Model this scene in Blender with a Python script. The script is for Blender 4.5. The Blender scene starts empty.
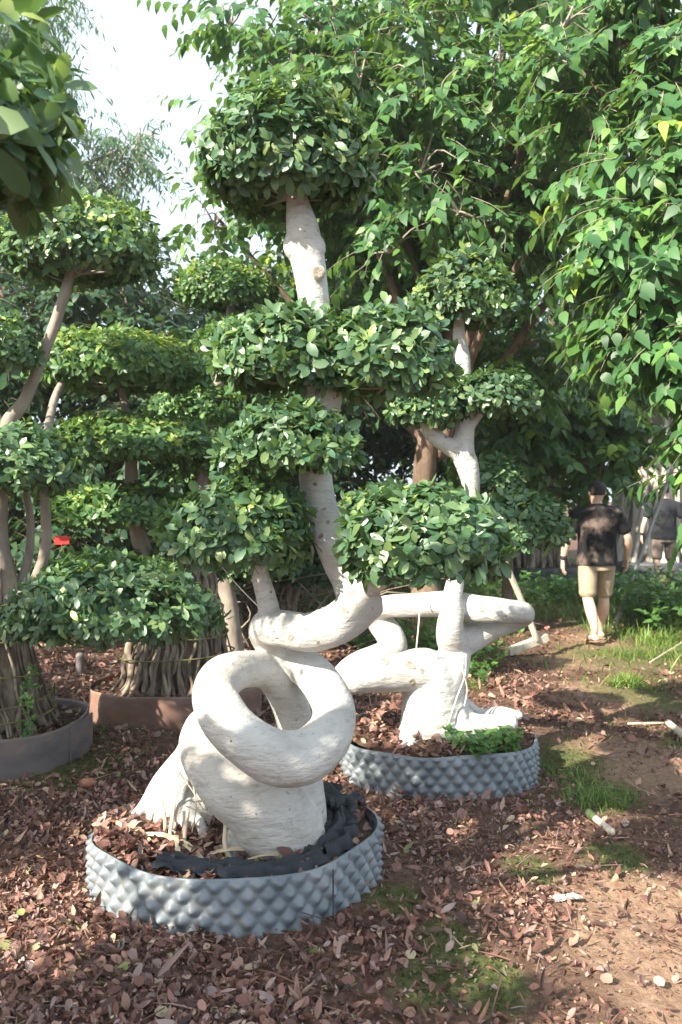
import bpy, math, random
import numpy as np
from mathutils import Vector, Matrix
from mathutils.bvhtree import BVHTree

RNG = np.random.default_rng(7)
random.seed(7)
S = bpy.context.scene
COL = S.collection
CAM_H = 1.55
F = 900.0
TO_SUN = np.array((-.62, -.58, .60)); TO_SUN = TO_SUN / np.linalg.norm(TO_SUN)


def W(px, py, Y):
    """plan helper: a point Y metres ahead that is seen at photo pixel (px, py)"""
    return np.array(((px - 341.0) / F * Y, Y, CAM_H + (494.0 - py) / F * Y))


# ------------------------------------------------------------------ helpers
def tag(o, label=None, cat=None, group=None, kind=None):
    if label: o['label'] = label
    if cat: o['category'] = cat
    if group: o['group'] = group
    if kind: o['kind'] = kind
    return o


def empty(name, loc, label, cat, group=None):
    o = bpy.data.objects.new(name, None)
    o.empty_display_size = 0.2
    COL.objects.link(o)
    o.location = loc
    return tag(o, label, cat, group)


def link(name, me, parent=None):
    o = bpy.data.objects.new(name, me)
    COL.objects.link(o)
    if parent is not None:
        o.parent = parent
        o.matrix_parent_inverse = Matrix.Translation(-Vector(parent.location))
    return o


class MB:
    """collects polygons and builds them as one mesh"""
    def __init__(self):
        self.v = []; self.loops = []; self.tot = []; self.mi = []; self.n = 0

    def add(self, verts, faces, mi=0):
        verts = np.asarray(verts, dtype=np.float64).reshape(-1, 3)
        for f in faces:
            self.loops.append(np.asarray(f, dtype=np.int64) + self.n)
            self.tot.append(np.array([len(f)]))
            self.mi.append(np.array([mi]))
        self.v.append(verts); self.n += len(verts)

    def add_arr(self, verts, loops, tot, mi):
        self.v.append(verts.reshape(-1, 3)); self.loops.append(loops + self.n)
        self.tot.append(tot); self.mi.append(mi); self.n += len(verts.reshape(-1, 3))

    def mesh(self, name, mats, smooth=True):
        me = bpy.data.meshes.new(name)
        v = np.concatenate(self.v); lp = np.concatenate(self.loops)
        tot = np.concatenate(self.tot); mi = np.concatenate(self.mi)
        me.vertices.add(len(v)); me.vertices.foreach_set('co', v.astype(np.float32).ravel())
        me.loops.add(len(lp)); me.loops.foreach_set('vertex_index', lp.astype(np.int32))
        me.polygons.add(len(tot))
        st = np.concatenate(([0], np.cumsum(tot)[:-1]))
        me.polygons.foreach_set('loop_start', st.astype(np.int32))
        me.polygons.foreach_set('loop_total', tot.astype(np.int32))
        for m in mats: me.materials.append(m)
        me.polygons.foreach_set('material_index', mi.astype(np.int32))
        me.polygons.foreach_set('use_smooth', np.full(len(tot), smooth))
        me.update(calc_edges=True); me.validate()
        return me

    def build(self, name, mats, parent=None, smooth=True):
        if not isinstance(mats, (list, tuple)): mats = [mats]
        return link(name, self.mesh(name, mats, smooth), parent)


def nrm(a):
    return a / np.maximum(np.linalg.norm(a, axis=-1, keepdims=True), 1e-9)


def spline(pts, sub):
    p = np.asarray(pts, dtype=float)
    if len(p) < 3:
        t = np.linspace(0, 1, sub + 1)[:, None]
        return p[0] * (1 - t) + p[-1] * t
    q = np.vstack((2 * p[0] - p[1], p, 2 * p[-1] - p[-2]))
    out = []
    for i in range(1, len(q) - 2):
        a, b, c, d = q[i - 1], q[i], q[i + 1], q[i + 2]
        for t in np.arange(sub) / sub:
            out.append(0.5 * ((2 * b) + (c - a) * t + (2 * a - 5 * b + 4 * c - d) * t * t + (3 * b - a - 3 * c + d) * t ** 3))
    out.append(p[-1])
    return np.array(out)


def sweep(mb, pts, sub=6, seg=12, mi=0, flat=None, rough=0.0, seed=0, cap=True):
    """tapered tube through (x, y, z, r)"""
    s = spline(pts, sub)
    c = s[:, :3]; r = np.maximum(s[:, 3], 1e-4)
    t = nrm(np.gradient(c, axis=0))
    ref = np.array((0, 0, 1.0)) if abs(t[0][2]) < .9 else np.array((1.0, 0, 0))
    u = nrm(np.cross(t[0], ref)); us = []
    for i in range(len(c)):
        u = nrm(u - t[i] * np.dot(u, t[i])); us.append(u)
    us = np.array(us); vs = np.cross(t, us)
    rows = [(c[0] - t[0] * r[0] * .55, None)] if cap else []
    a = np.linspace(0, 2 * np.pi, seg, endpoint=False)
    rg = np.random.default_rng(seed)
    rings = []; cs = []; rr = []
    idx = list(range(len(c)))
    def ring(cc, i, k):
        rad = r[i] * k
        j = 1 + (rough * (np.sin(a * 2 + i * .35 + seed) * .5 + np.sin(a * 3 - i * .6 + seed * 2) * .35 + rg.normal(0, .15, seg)) if rough else 0)
        fu = 1.0 if flat is None else flat
        return cc + (np.cos(a) * rad * j)[:, None] * us[i] + (np.sin(a) * rad * j * fu)[:, None] * vs[i]
    if cap: rings.append(ring(c[0] - t[0] * r[0] * .45, 0, .72))
    for i in idx: rings.append(ring(c[i], i, 1))
    if cap: rings.append(ring(c[-1] + t[-1] * r[-1] * .45, len(c) - 1, .72))
    V = np.concatenate(rings); n = len(rings)
    I = np.arange(seg); J = (I + 1) % seg
    quads = []
    for k in range(n - 1):
        quads.append(np.stack((k * seg + I, k * seg + J, (k + 1) * seg + J, (k + 1) * seg + I), 1))
    q = np.concatenate(quads)
    lo = q.ravel(); tot = np.full(len(q), 4)
    if cap:
        e0 = len(V); V = np.vstack((V, c[0] - t[0] * r[0] * .62, c[-1] + t[-1] * r[-1] * .62))
        t0 = np.stack((J, I, np.full(seg, e0)), 1).ravel()
        b = (n - 1) * seg
        t1 = np.stack((b + I, b + J, np.full(seg, e0 + 1)), 1).ravel()
        lo = np.concatenate((lo, t0, t1)); tot = np.concatenate((tot, np.full(2 * seg, 3)))
    mb.add_arr(V, lo, tot, np.full(len(tot), mi))


def px_tube(pts):
    """(px, py, Y, r_px) -> (x, y, z, r)"""
    return [tuple(W(a, b, Y)) + (r * Y / F,) for a, b, Y, r in pts]


def ball(mb, c, r, seg=14, mi=0):
    r = np.broadcast_to(np.asarray(r, float), (3,))
    rings = []
    n = seg // 2
    for i in range(1, n):
        th = math.pi * i / n
        a = np.linspace(0, 2 * np.pi, seg, endpoint=False)
        rings.append(np.stack((np.cos(a) * math.sin(th), np.sin(a) * math.sin(th), np.full(seg, math.cos(th))), 1))
    V = np.vstack((np.concatenate(rings), [[0, 0, 1]], [[0, 0, -1]])) * r + np.asarray(c)
    fs = []
    for k in range(n - 2):
        for i in range(seg):
            j = (i + 1) % seg
            fs.append((k * seg + i, (k + 1) * seg + i, (k + 1) * seg + j, k * seg + j))
    e = len(V) - 2
    for i in range(seg):
        j = (i + 1) % seg
        fs.append((e, i, j)); fs.append((e + 1, (n - 2) * seg + j, (n - 2) * seg + i))
    mb.add(V, fs, mi)


def loft(mb, secs, seg=20, mi=0):
    """elliptic cross sections (x, y, z, rx, ry) stacked along z"""
    a = np.linspace(0, 2 * np.pi, seg, endpoint=False)
    s = spline(secs, 4)
    rings = [np.stack((x + np.cos(a) * rx, y + np.sin(a) * ry, np.full(seg, z)), 1) for x, y, z, rx, ry in s]
    V = np.concatenate(rings); n = len(rings)
    fs = []
    for k in range(n - 1):
        for i in range(seg):
            j = (i + 1) % seg
            fs.append((k * seg + i, k * seg + j, (k + 1) * seg + j, (k + 1) * seg + i))
    fs.append(tuple(range(seg))[::-1]); fs.append(tuple(range((n - 1) * seg, n * seg)))
    mb.add(V, fs, mi)


def fuse(mb, name, mat, parent, voxel, smooth=4, fac=.5):
    """melt overlapping tubes into one continuous skin"""
    me = mb.mesh(name + '_raw', [mat])
    tmp = bpy.data.objects.new('tmp', me); COL.objects.link(tmp)
    m = tmp.modifiers.new('r', 'REMESH'); m.mode = 'VOXEL'; m.voxel_size = voxel; m.use_smooth_shade = True
    s = tmp.modifiers.new('s', 'SMOOTH'); s.iterations = smooth; s.factor = fac
    dg = bpy.context.evaluated_depsgraph_get(); dg.update()
    out = bpy.data.meshes.new_from_object(tmp.evaluated_get(dg))
    bpy.data.objects.remove(tmp); bpy.data.meshes.remove(me)
    out.name = name
    out.materials.clear(); out.materials.append(mat)
    out.polygons.foreach_set('use_smooth', np.full(len(out.polygons), True))
    return link(name, out, parent)


# ------------------------------------------------------------------ leaves
# half-width and position at three stations
LEAF = dict(blade=((.022, .15), (.026, .45), (.016, .78)), ficus=((.12, .15), (.24, .48), (.205, .78)), heart=((.205, .10), (.295, .36), (.15, .72)), long=((.10, .16), (.17, .42), (.12, .75)), round=((.22, .14), (.38, .45), (.30, .80)), slim=((.07, .15), (.11, .4), (.08, .75)), dead=((.17, .18), (.30, .45), (.2, .78)))
_F = [(0, 2, 1), (0, 3, 2), (1, 2, 5, 4), (2, 3, 6, 5), (4, 5, 8, 7), (5, 6, 9, 8), (7, 8, 10), (8, 9, 10)]
_FL = np.array([i for f in _F for i in f]); _FT = np.array([len(f) for f in _F])


def leaves(mb, P, D, N, L, shape='ficus', curl=.12, fold=.1, mi=None, rg=RNG):
    """P base, D direction, N normal, L length (arrays)"""
    n = len(P)
    if n == 0: return
    D = nrm(D); Sd = nrm(np.cross(D, N)); N = np.cross(Sd, D)
    st = LEAF[shape]
    wj = rg.uniform(.82, 1.15, n)
    cu = rg.normal(curl, abs(curl) * .7 + .03, n)
    tw = rg.normal(0, .10, n); bend = rg.normal(0, .05, n)
    T = [(0, 0, 0)]
    for w, t in st: T += [(-w, t, 1), (0, t, 0), (w, t, 1)]
    T.append((0, 1, 0))
    V = np.empty((n, 11, 3))
    for k, (x, t, e) in enumerate(T):
        z = -cu * t * t * 2.0 + fold * abs(x) * 2.2 - cu * .5 * abs(x) + x * t * tw * 2.5
        V[:, k] = P + L[:, None] * ((x * wj + bend * t * t)[:, None] * Sd + (t - .3 * np.abs(cu) * t)[:, None] * D + z[:, None] * N)
    lo = (np.arange(n)[:, None] * 11 + _FL).ravel()
    if mi is None: mi = np.zeros(n, int)
    mb.add_arr(V.reshape(-1, 3), lo, np.tile(_FT, n), np.repeat(mi, 8))


def rand_perp(A, rg):
    r = rg.normal(size=A.shape)
    return nrm(r - A * (r * A).sum(1, keepdims=True))


def rosettes(mb, tips, axes, per, L, rg, shape='ficus', young=None, spread=(42, 96), curl=.1, Lj=.22):
    """leaf whorls at twig tips"""
    T = np.repeat(tips, per, 0); A = np.repeat(nrm(axes), per, 0)
    n = len(T)
    p0 = np.repeat(rand_perp(nrm(axes), rg), per, 0); p1 = np.cross(A, p0)
    k = np.tile(np.arange(per), len(tips))
    phi = k * 2.399 + rg.normal(0, .3, n)
    th = np.radians(rg.uniform(spread[0], spread[1], n))
    rad = np.cos(phi)[:, None] * p0 + np.sin(phi)[:, None] * p1
    D = A * np.cos(th)[:, None] + rad * np.sin(th)[:, None]
    N = A * np.sin(th)[:, None] - rad * np.cos(th)[:, None] + rg.normal(0, .18, (n, 3))
    Ls = L * np.clip(rg.normal(1, Lj, n), .45, 1.5)
    P = T - A * (rg.uniform(0, .6, n) * L)[:, None] + D * (.12 * L)
    mi = np.zeros(n, int)
    if young is not None:
        y = np.repeat(young, per)
        mi[(y > 0) & (rg.random(n) < .75)] = 1
        Ls[mi == 1] *= .8
    leaves(mb, P, D, N, Ls, shape, curl, .1, mi, rg)


class Lump:
    def __init__(self, rg, k=7, amp=.09):
        self.d = nrm(rg.normal(size=(k, 3))); self.f = rg.uniform(2.5, 6, k); self.p = rg.uniform(0, 6.28, k); self.a = amp

    def __call__(self, D):
        s = sum(np.sin(f * (D @ d) + p) for d, f, p in zip(self.d, self.f, self.p))
        return 1 + self.a * s / math.sqrt(len(self.f)) * 1.4


def pad_mesh(c, rx, ry, rz, L, seed, cover=4.2, young=.0, bottom=-.35, shape='ficus', amp=.09, up=.3, per=6, stray=.03):
    """one clipped cloud of foliage: an uneven dome of leaf whorls over an open underside"""
    rg = np.random.default_rng(seed)
    area = 2 * math.pi * ((rx * ry) ** .8 + (rx * rz) ** .8 + (ry * rz) ** .8) ** 1.0 / 3 ** 1.0
    area = 2 * math.pi * (((rx * ry) ** 1.6 + (rx * rz) ** 1.6 + (ry * rz) ** 1.6) / 3) ** (1 / 1.6)
    nt = int(cover * area * 1.25 / (L * L * .38) / per)
    D = nrm(rg.normal(size=(nt * 3, 3))); D = D[D[:, 2] > bottom]
    D = D[:nt]
    lump = Lump(rg, 8, amp)
    k = lump(D) * np.where(rg.random(len(D)) < stray, rg.uniform(1.04, 1.13, len(D)), 1.03 - .20 * rg.random(len(D)) ** 2.0)
    # a quarter of the tips sits deeper so that gaps show foliage, not the far side
    deep = rg.random(len(D)) < .22
    k[deep] *= rg.uniform(.55, .85, deep.sum())
    R = np.array((rx, ry, rz))
    Q = D.copy(); low = Q[:, 2] < 0; Q[low, 2] *= .5
    P = np.asarray(c) + Q * R * k[:, None]
    n = nrm(D / R * min(rx, rz))
    A = n * 1.0 + np.array((0, 0, up)) + rg.normal(0, .33, n.shape)
    yg = ((rg.random(len(D)) < young * np.clip(.25 + D[:, 2] * 1.2, 0, 1)) & ~deep).astype(int)
    mb = MB()
    rosettes(mb, P, A, per, L, rg, shape, yg)
    return mb, P, c, R


def make_pad(parent, mats, c, a, b, h, L, sd, cover, yg, bottom, twm, amp=.09, stray=.03, ntw=12):
    mb, P, c, R = pad_mesh(c, a, b, h, L, sd, cover, yg, bottom, amp=amp, stray=stray)
    o = mb.build('foliage_pad', mats, parent)
    rg = np.random.default_rng(sd + 1000); tw = MB()
    hub = np.asarray(c) + np.array((0, 0, -.38 * R[2]))
    for i in rg.choice(len(P), min(len(P), ntw), replace=False):
        mid = (hub + P[i]) * .5 + rg.normal(0, .06 * R[0], 3)
        sweep(tw, [tuple(hub) + (.009,), tuple(mid) + (.005,), tuple(P[i]) + (.0015,)], 3, 5, cap=False)
    tw.build('twigs', twm, o)


def px_pad(px, py, rpx, rzpx, Y, depth=.85):
    return W(px, py, Y), rpx * Y / F, rpx * Y / F * depth, rzpx * Y / F


# ------------------------------------------------------------------ materials
def new_mat(name):
    m = bpy.data.materials.new(name); m.use_nodes = True
    nt = m.node_tree; nt.nodes.clear()
    out = nt.nodes.new('ShaderNodeOutputMaterial')
    return m, nt, out


def N(nt, t, **kw):
    n = nt.nodes.new(t)
    for k, v in kw.items():
        if k.startswith('i_'):
            n.inputs[k[2:].replace('_', ' ')].default_value = v
        else:
            setattr(n, k, v)
    return n


def ramp(nt, stops, src=None, interp='LINEAR'):
    r = nt.nodes.new('ShaderNodeValToRGB'); r.color_ramp.interpolation = interp
    e = r.color_ramp.elements
    while len(e) < len(stops): e.new(.5)
    for el, (p, c) in zip(e, stops):
        el.position = p; el.color = tuple(c) + ((1,) if len(c) == 3 else ())
    if src is not None: nt.links.new(src, r.inputs[0])
    return r


def leaf_mat(name, stops, rough=.36, trans=.25, tcol=(.20, .36, .05), spec=.5, under=(.11, .17, .07)):
    m, nt, out = new_mat(name)
    geo = N(nt, 'ShaderNodeNewGeometry')
    r = ramp(nt, stops, geo.outputs['Random Per Island'])
    tc = N(nt, 'ShaderNodeTexCoord')
    no = N(nt, 'ShaderNodeTexNoise', i_Scale=2.6, i_Detail=2.0)
    nt.links.new(tc.outputs['Object'], no.inputs['Vector'])
    hs = N(nt, 'ShaderNodeHueSaturation')
    mr = N(nt, 'ShaderNodeMapRange', i_From_Min=.3, i_From_Max=.7, i_To_Min=.72, i_To_Max=1.3)
    nt.links.new(no.outputs['Fac'], mr.inputs['Value'])
    nt.links.new(mr.outputs['Result'], hs.inputs['Value']); nt.links.new(r.outputs[0], hs.inputs['Color'])
    # paler underside
    pal = N(nt, 'ShaderNodeMix', data_type='RGBA'); pal.inputs['B'].default_value = tuple(under) + (1,)
    mul = N(nt, 'ShaderNodeMath', operation='MULTIPLY'); mul.inputs[1].default_value = .45
    nt.links.new(geo.outputs['Backfacing'], mul.inputs[0]); nt.links.new(mul.outputs[0], pal.inputs['Factor'])
    nt.links.new(hs.outputs[0], pal.inputs['A'])
    p = N(nt, 'ShaderNodeBsdfPrincipled'); p.inputs['Roughness'].default_value = rough
    p.inputs['Specular IOR Level'].default_value = spec
    nt.links.new(pal.outputs['Result'], p.inputs['Base Color'])
    t = N(nt, 'ShaderNodeBsdfTranslucent')
    tm = N(nt, 'ShaderNodeMix', data_type='RGBA'); tm.inputs['Factor'].default_value = .6
    nt.links.new(hs.outputs[0], tm.inputs['A']); tm.inputs['B'].default_value = tuple(tcol) + (1,)
    nt.links.new(tm.outputs['Result'], t.inputs['Color'])
    mx = N(nt, 'ShaderNodeMixShader'); mx.inputs[0].default_value = trans
    nt.links.new(p.outputs[0], mx.inputs[1]); nt.links.new(t.outputs[0], mx.inputs[2])
    nt.links.new(mx.outputs[0], out.inputs['Surface'])
    return m


def noise_mat(name, stops, scale=8, rough=.7, bump=.2, bscale=40, detail=6, stretch=(1, 1, 1), spec=.3, bdist=.01, spots=None, coat=0):
    m, nt, out = new_mat(name)
    tc = N(nt, 'ShaderNodeTexCoord'); mp = N(nt, 'ShaderNodeMapping'); mp.inputs['Scale'].default_value = stretch
    nt.links.new(tc.outputs['Object'], mp.inputs[0])
    no = N(nt, 'ShaderNodeTexNoise', i_Scale=scale, i_Detail=detail, i_Roughness=.62); nt.links.new(mp.outputs[0], no.inputs['Vector'])
    r = ramp(nt, stops, no.outputs['Fac'])
    col = r.outputs[0]
    if spots:
        sc, thr, c, amt = spots
        n2 = N(nt, 'ShaderNodeTexNoise', i_Scale=sc, i_Detail=4.0, i_Roughness=.7); nt.links.new(mp.outputs[0], n2.inputs['Vector'])
        rr = ramp(nt, [(thr, (0, 0, 0)), (thr + .08, (amt, amt, amt))], n2.outputs['Fac'])
        mx = N(nt, 'ShaderNodeMix', data_type='RGBA'); mx.inputs['B'].default_value = tuple(c) + (1,)
        nt.links.new(rr.outputs[0], mx.inputs['Factor']); nt.links.new(col, mx.inputs['A']); col = mx.outputs['Result']
    p = N(nt, 'ShaderNodeBsdfPrincipled'); p.inputs['Roughness'].default_value = rough
    p.inputs['Specular IOR Level'].default_value = spec
    if coat: p.inputs['Coat Weight'].default_value = coat
    nt.links.new(col, p.inputs['Base Color'])
    bn = N(nt, 'ShaderNodeTexNoise', i_Scale=bscale, i_Detail=5.0); nt.links.new(mp.outputs[0], bn.inputs['Vector'])
    b = N(nt, 'ShaderNodeBump', i_Strength=bump, i_Distance=bdist); nt.links.new(bn.outputs['Fac'], b.inputs['Height'])
    nt.links.new(b.outputs[0], p.inputs['Normal']); nt.links.new(p.outputs[0], out.inputs['Surface'])
    return m


M = {}
M['ficus'] = leaf_mat('ficus_leaf', [(0, (.04, .095, .048)), (.4, (.065, .14, .065)), (.75, (.11, .19, .08)), (.94, (.15, .23, .085)), (1, (.19, .25, .09))], .4, .25, spec=.6)
M['ficus_young'] = leaf_mat('ficus_young_leaf', [(0, (.14, .24, .06)), (.6, (.24, .35, .08)), (1, (.38, .42, .12))], .38, .35, (.4, .55, .06))
M['ficus_far'] = leaf_mat('far_ficus_leaf', [(0, (.045, .11, .045)), (.6, (.08, .17, .058)), (1, (.16, .26, .07))], .4, .28, spec=.5)
M['broad'] = leaf_mat('broad_leaf', [(0, (.03, .09, .03)), (.5, (.05, .135, .04)), (.85, (.085, .19, .045)), (1, (.15, .27, .055))], .48, .3, (.24, .42, .07))
M['broad_young'] = leaf_mat('broad_young_leaf', [(0, (.16, .32, .04)), (1, (.32, .45, .06))], .42, .4, (.42, .58, .06))
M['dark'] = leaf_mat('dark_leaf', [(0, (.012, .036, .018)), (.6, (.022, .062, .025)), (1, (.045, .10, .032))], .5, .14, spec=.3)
M['feather'] = leaf_mat('feathery_leaf', [(0, (.04, .10, .05)), (1, (.09, .18, .06))], .45, .35, (.25, .4, .1))
M['weed'] = leaf_mat('weed_leaf', [(0, (.04, .11, .025)), (.7, (.075, .18, .035)), (1, (.17, .27, .06))], .5, .3, (.26, .42, .06))
M['grass'] = leaf_mat('grass_blade', [(0, (.06, .13, .02)), (.6, (.12, .22, .035)), (1, (.26, .28, .07))], .5, .3, (.3, .4, .06))
M['moss'] = leaf_mat('moss_tuft', [(0, (.045, .06, .015)), (.7, (.085, .105, .025)), (1, (.17, .16, .045))], .7, .15, (.2, .25, .04), .2)
M['litter'] = leaf_mat('dead_leaf', [(0, (.05, .027, .024)), (.25, (.12, .056, .045)), (.5, (.21, .10, .075)), (.7, (.29, .16, .12)), (.87, (.25, .185, .175)), (.95, (.40, .26, .18)), (.985, (.42, .33, .22)), (1, (.16, .22, .05))], .6, .08, (.3, .14, .06), .35, (.30, .19, .14))
def bark_white():
    m, nt, out = new_mat('pale_smooth_bark')
    tc = N(nt, 'ShaderNodeTexCoord')
    def noise(scale, detail, stretch, rough=.62, dist=0.0):
        mp = N(nt, 'ShaderNodeMapping'); mp.inputs['Scale'].default_value = stretch
        nt.links.new(tc.outputs['Object'], mp.inputs[0])
        n = N(nt, 'ShaderNodeTexNoise', i_Scale=scale, i_Detail=detail, i_Roughness=rough, i_Distortion=dist)
        nt.links.new(mp.outputs[0], n.inputs['Vector']); return n.outputs['Fac']
    def over(a, fac, lo, hi, c, amt):
        r = ramp(nt, [(lo, (0, 0, 0)), (hi, (amt, amt, amt))], fac)
        mx = N(nt, 'ShaderNodeMix', data_type='RGBA'); mx.inputs['B'].default_value = tuple(c) + (1,)
        nt.links.new(r.outputs[0], mx.inputs['Factor']); nt.links.new(a, mx.inputs['A']); return mx.outputs['Result']
    c = ramp(nt, [(.3, (.38, .365, .335)), (.5, (.50, .485, .455)), (.7, (.58, .565, .54))], noise(4.5, 8, (1, 1, 1.4))).outputs[0]
    c = over(c, noise(2.6, 7, (1, 1, 1), .7, .6), .55, .72, (.36, .27, .16), .55)      # ochre stains
    c = over(c, noise(11, 7, (1, 1, 3.4), .72), .54, .68, (.29, .265, .23), .65)           # grey wrinkles
    c = over(c, noise(5.5, 7, (1, 1, 1), .78), .60, .74, (.21, .22, .16), .55)         # algae
    c = over(c, noise(48, 3, (1, 1, 1)), .66, .72, (.12, .10, .08), .8)               # specks
    p = N(nt, 'ShaderNodeBsdfPrincipled'); p.inputs['Roughness'].default_value = .62; p.inputs['Specular IOR Level'].default_value = .3
    nt.links.new(c, p.inputs['Base Color'])
    b1 = N(nt, 'ShaderNodeBump', i_Strength=.8, i_Distance=.020); nt.links.new(noise(11, 8, (1, 1, 2.6), .6), b1.inputs['Height'])
    b2 = N(nt, 'ShaderNodeBump', i_Strength=.35, i_Distance=.004); nt.links.new(noise(70, 5, (1, 1, 1.8)), b2.inputs['Height'])
    nt.links.new(b1.outputs[0], b2.inputs['Normal']); nt.links.new(b2.outputs[0], p.inputs['Normal'])
    nt.links.new(p.outputs[0], out.inputs['Surface']); return m


M['bark_white'] = bark_white()
M['knot'] = noise_mat('bark_knot', [(.3, (.16, .13, .10)), (.7, (.38, .34, .28))], 60, .8, .5, 120)
M['root'] = noise_mat('pale_root', [(.3, (.42, .34, .24)), (.7, (.62, .53, .40))], 14, .65, .3, 60, 6, (1, 1, .5))
M['straw'] = noise_mat('pale_straw_root', [(.3, (.50, .39, .25)), (.7, (.70, .58, .40))], 20, .6, .25, 80)
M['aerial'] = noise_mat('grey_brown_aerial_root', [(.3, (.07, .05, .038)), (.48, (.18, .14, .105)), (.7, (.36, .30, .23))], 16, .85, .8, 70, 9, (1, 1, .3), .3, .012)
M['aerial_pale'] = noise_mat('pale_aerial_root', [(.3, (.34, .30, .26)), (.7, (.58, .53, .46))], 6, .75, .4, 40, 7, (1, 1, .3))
M['bark'] = noise_mat('brown_bark', [(.3, (.10, .065, .045)), (.7, (.24, .17, .12))], 10, .85, .6, 40, 7, (1, 1, .4))
M['bark_grey'] = noise_mat('grey_branch_bark', [(.3, (.17, .14, .115)), (.7, (.34, .29, .24))], 9, .75, .4, 40, 6, (1, 1, .5))
M['pot'] = noise_mat('grey_dimpled_plastic', [(.3, (.10, .12, .135)), (.55, (.165, .187, .205)), (.8, (.27, .275, .275))], 6, .45, .2, 60, 8, (1, 1, 1), .45, .004, spots=(13, .58, (.22, .18, .14), .5))
M['band'] = noise_mat('weathered_plastic_band', [(.3, (.085, .075, .075)), (.55, (.15, .125, .12)), (.8, (.24, .17, .14))], 3.5, .55, .2, 40, 7, (1, 1, 2), .4, .005, spots=(4, .6, (.28, .14, .08), .6))
M['redband'] = noise_mat('red_brown_stained_band', [(.3, (.12, .07, .055)), (.55, (.22, .13, .10)), (.8, (.32, .21, .17))], 3.5, .6, .25, 40, 7, (1, 1, 2), .4, .005, spots=(4, .55, (.36, .15, .07), .7))
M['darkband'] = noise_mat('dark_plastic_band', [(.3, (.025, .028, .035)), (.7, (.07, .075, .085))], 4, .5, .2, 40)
M['soil'] = noise_mat('pot_soil', [(.3, (.05, .033, .024)), (.7, (.14, .09, .065))], 22, .95, .9, 60, 8, (1, 1, 1), .1, .02)
M['tie'] = noise_mat('green_bamboo_strip', [(.3, (.10, .10, .035)), (.7, (.20, .19, .07))], 15, .6, .2, 60)
M['wire'] = noise_mat('white_cord', [(.3, (.5, .48, .44)), (.7, (.7, .68, .62))], 20, .6, .1, 60)
M['wood'] = noise_mat('pale_raw_wood', [(.3, (.42, .36, .27)), (.7, (.62, .56, .46))], 8, .7, .4, 30, 6, (6, 6, .6))
M['steel'] = noise_mat('galvanised_pole', [(.3, (.25, .26, .26)), (.7, (.36, .36, .35))], 8, .5, .15, 40)
M['moss_skin'] = noise_mat('green_moss_coat', [(.3, (.04, .06, .025)), (.7, (.08, .11, .04))], 30, .9, .6, 80)
M['card'] = noise_mat('grey_card', [(.3, (.42, .38, .35)), (.7, (.55, .5, .47))], 12, .8, .2, 40)
M['brick'] = noise_mat('red_clay', [(.3, (.28, .12, .075)), (.7, (.42, .2, .13))], 20, .9, .5, 50)
M['tagred'] = noise_mat('red_plastic', [(.3, (.62, .03, .03)), (.7, (.72, .05, .04))], 8, .4, .1, 40)
M['skin'] = noise_mat('pale_skin', [(.3, (.54, .35, .26)), (.7, (.64, .44, .34))], 12, .5, .1, 80, 4, (1, 1, 1), .4, .002)  # even pale skin tone of both men
M['hair'] = noise_mat('short_black_hair', [(.3, (.012, .010, .010)), (.7, (.03, .025, .022))], 60, .6, .6, 160, 4, (1, 1, .4))
M['shirt'] = noise_mat('tie_dyed_black_cotton', [(.495, (.010, .010, .012)), (.55, (.055, .043, .038)), (.66, (.17, .13, .11))], 4.6, .85, .3, 30, 4, (1, 1, .8), .2, .01)
M['shirt_plain'] = noise_mat('plain_black_cotton', [(.3, (.012, .013, .018)), (.7, (.028, .03, .036))], 8, .85, .3, 30)
M['shorts'] = noise_mat('khaki_cotton', [(.3, (.30, .235, .16)), (.7, (.40, .325, .23))], 9, .85, .3, 26, 5, (1, 1, .6), .2, .01)
M['shorts_grey'] = noise_mat('brown_grey_cotton', [(.3, (.14, .11, .09)), (.7, (.22, .175, .145))], 9, .85, .3, 26)
M['sandal'] = noise_mat('tan_rubber', [(.3, (.20, .13, .09)), (.7, (.32, .21, .14))], 15, .7, .2, 60)
M['watch'] = noise_mat('black_rubber', [(.3, (.015, .015, .017)), (.7, (.04, .04, .04))], 15, .5, .1, 60)
M['eye'] = noise_mat('eye', [(.3, (.05, .03, .02)), (.7, (.6, .6, .58))], 30, .2, .0, 60)


def net_mat():
    """black knitted shade cloth: fine see-through weave"""
    m, nt, out = new_mat('black_shade_net')
    tc = N(nt, 'ShaderNodeTexCoord')
    w1 = N(nt, 'ShaderNodeTexWave', i_Scale=120.0); w1.bands_direction = 'X'
    w2 = N(nt, 'ShaderNodeTexWave', i_Scale=95.0); w2.bands_direction = 'Z'
    for w in (w1, w2): nt.links.new(tc.outputs['Object'], w.inputs['Vector'])
    mx = N(nt, 'ShaderNodeMath', operation='MAXIMUM')
    nt.links.new(w1.outputs['Fac'], mx.inputs[0]); nt.links.new(w2.outputs['Fac'], mx.inputs[1])
    r = ramp(nt, [(.1, (.8, .8, .8)), (.4, (1, 1, 1))], mx.outputs[0])
    p = N(nt, 'ShaderNodeBsdfPrincipled'); p.inputs['Roughness'].default_value = .45
    c = ramp(nt, [(.1, (.012, .014, .018)), (.9, (.06, .07, .085))], w1.outputs['Fac'])
    nt.links.new(c.outputs[0], p.inputs['Base Color']); nt.links.new(r.outputs[0], p.inputs['Alpha']); p.inputs['Roughness'].default_value = .75
    bp = N(nt, 'ShaderNodeBump', i_Strength=.8, i_Distance=.003); nt.links.new(mx.outputs[0], bp.inputs['Height']); nt.links.new(bp.outputs[0], p.inputs['Normal'])
    nt.links.new(p.outputs[0], out.inputs['Surface'])
    return m


M['net'] = net_mat()


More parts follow.
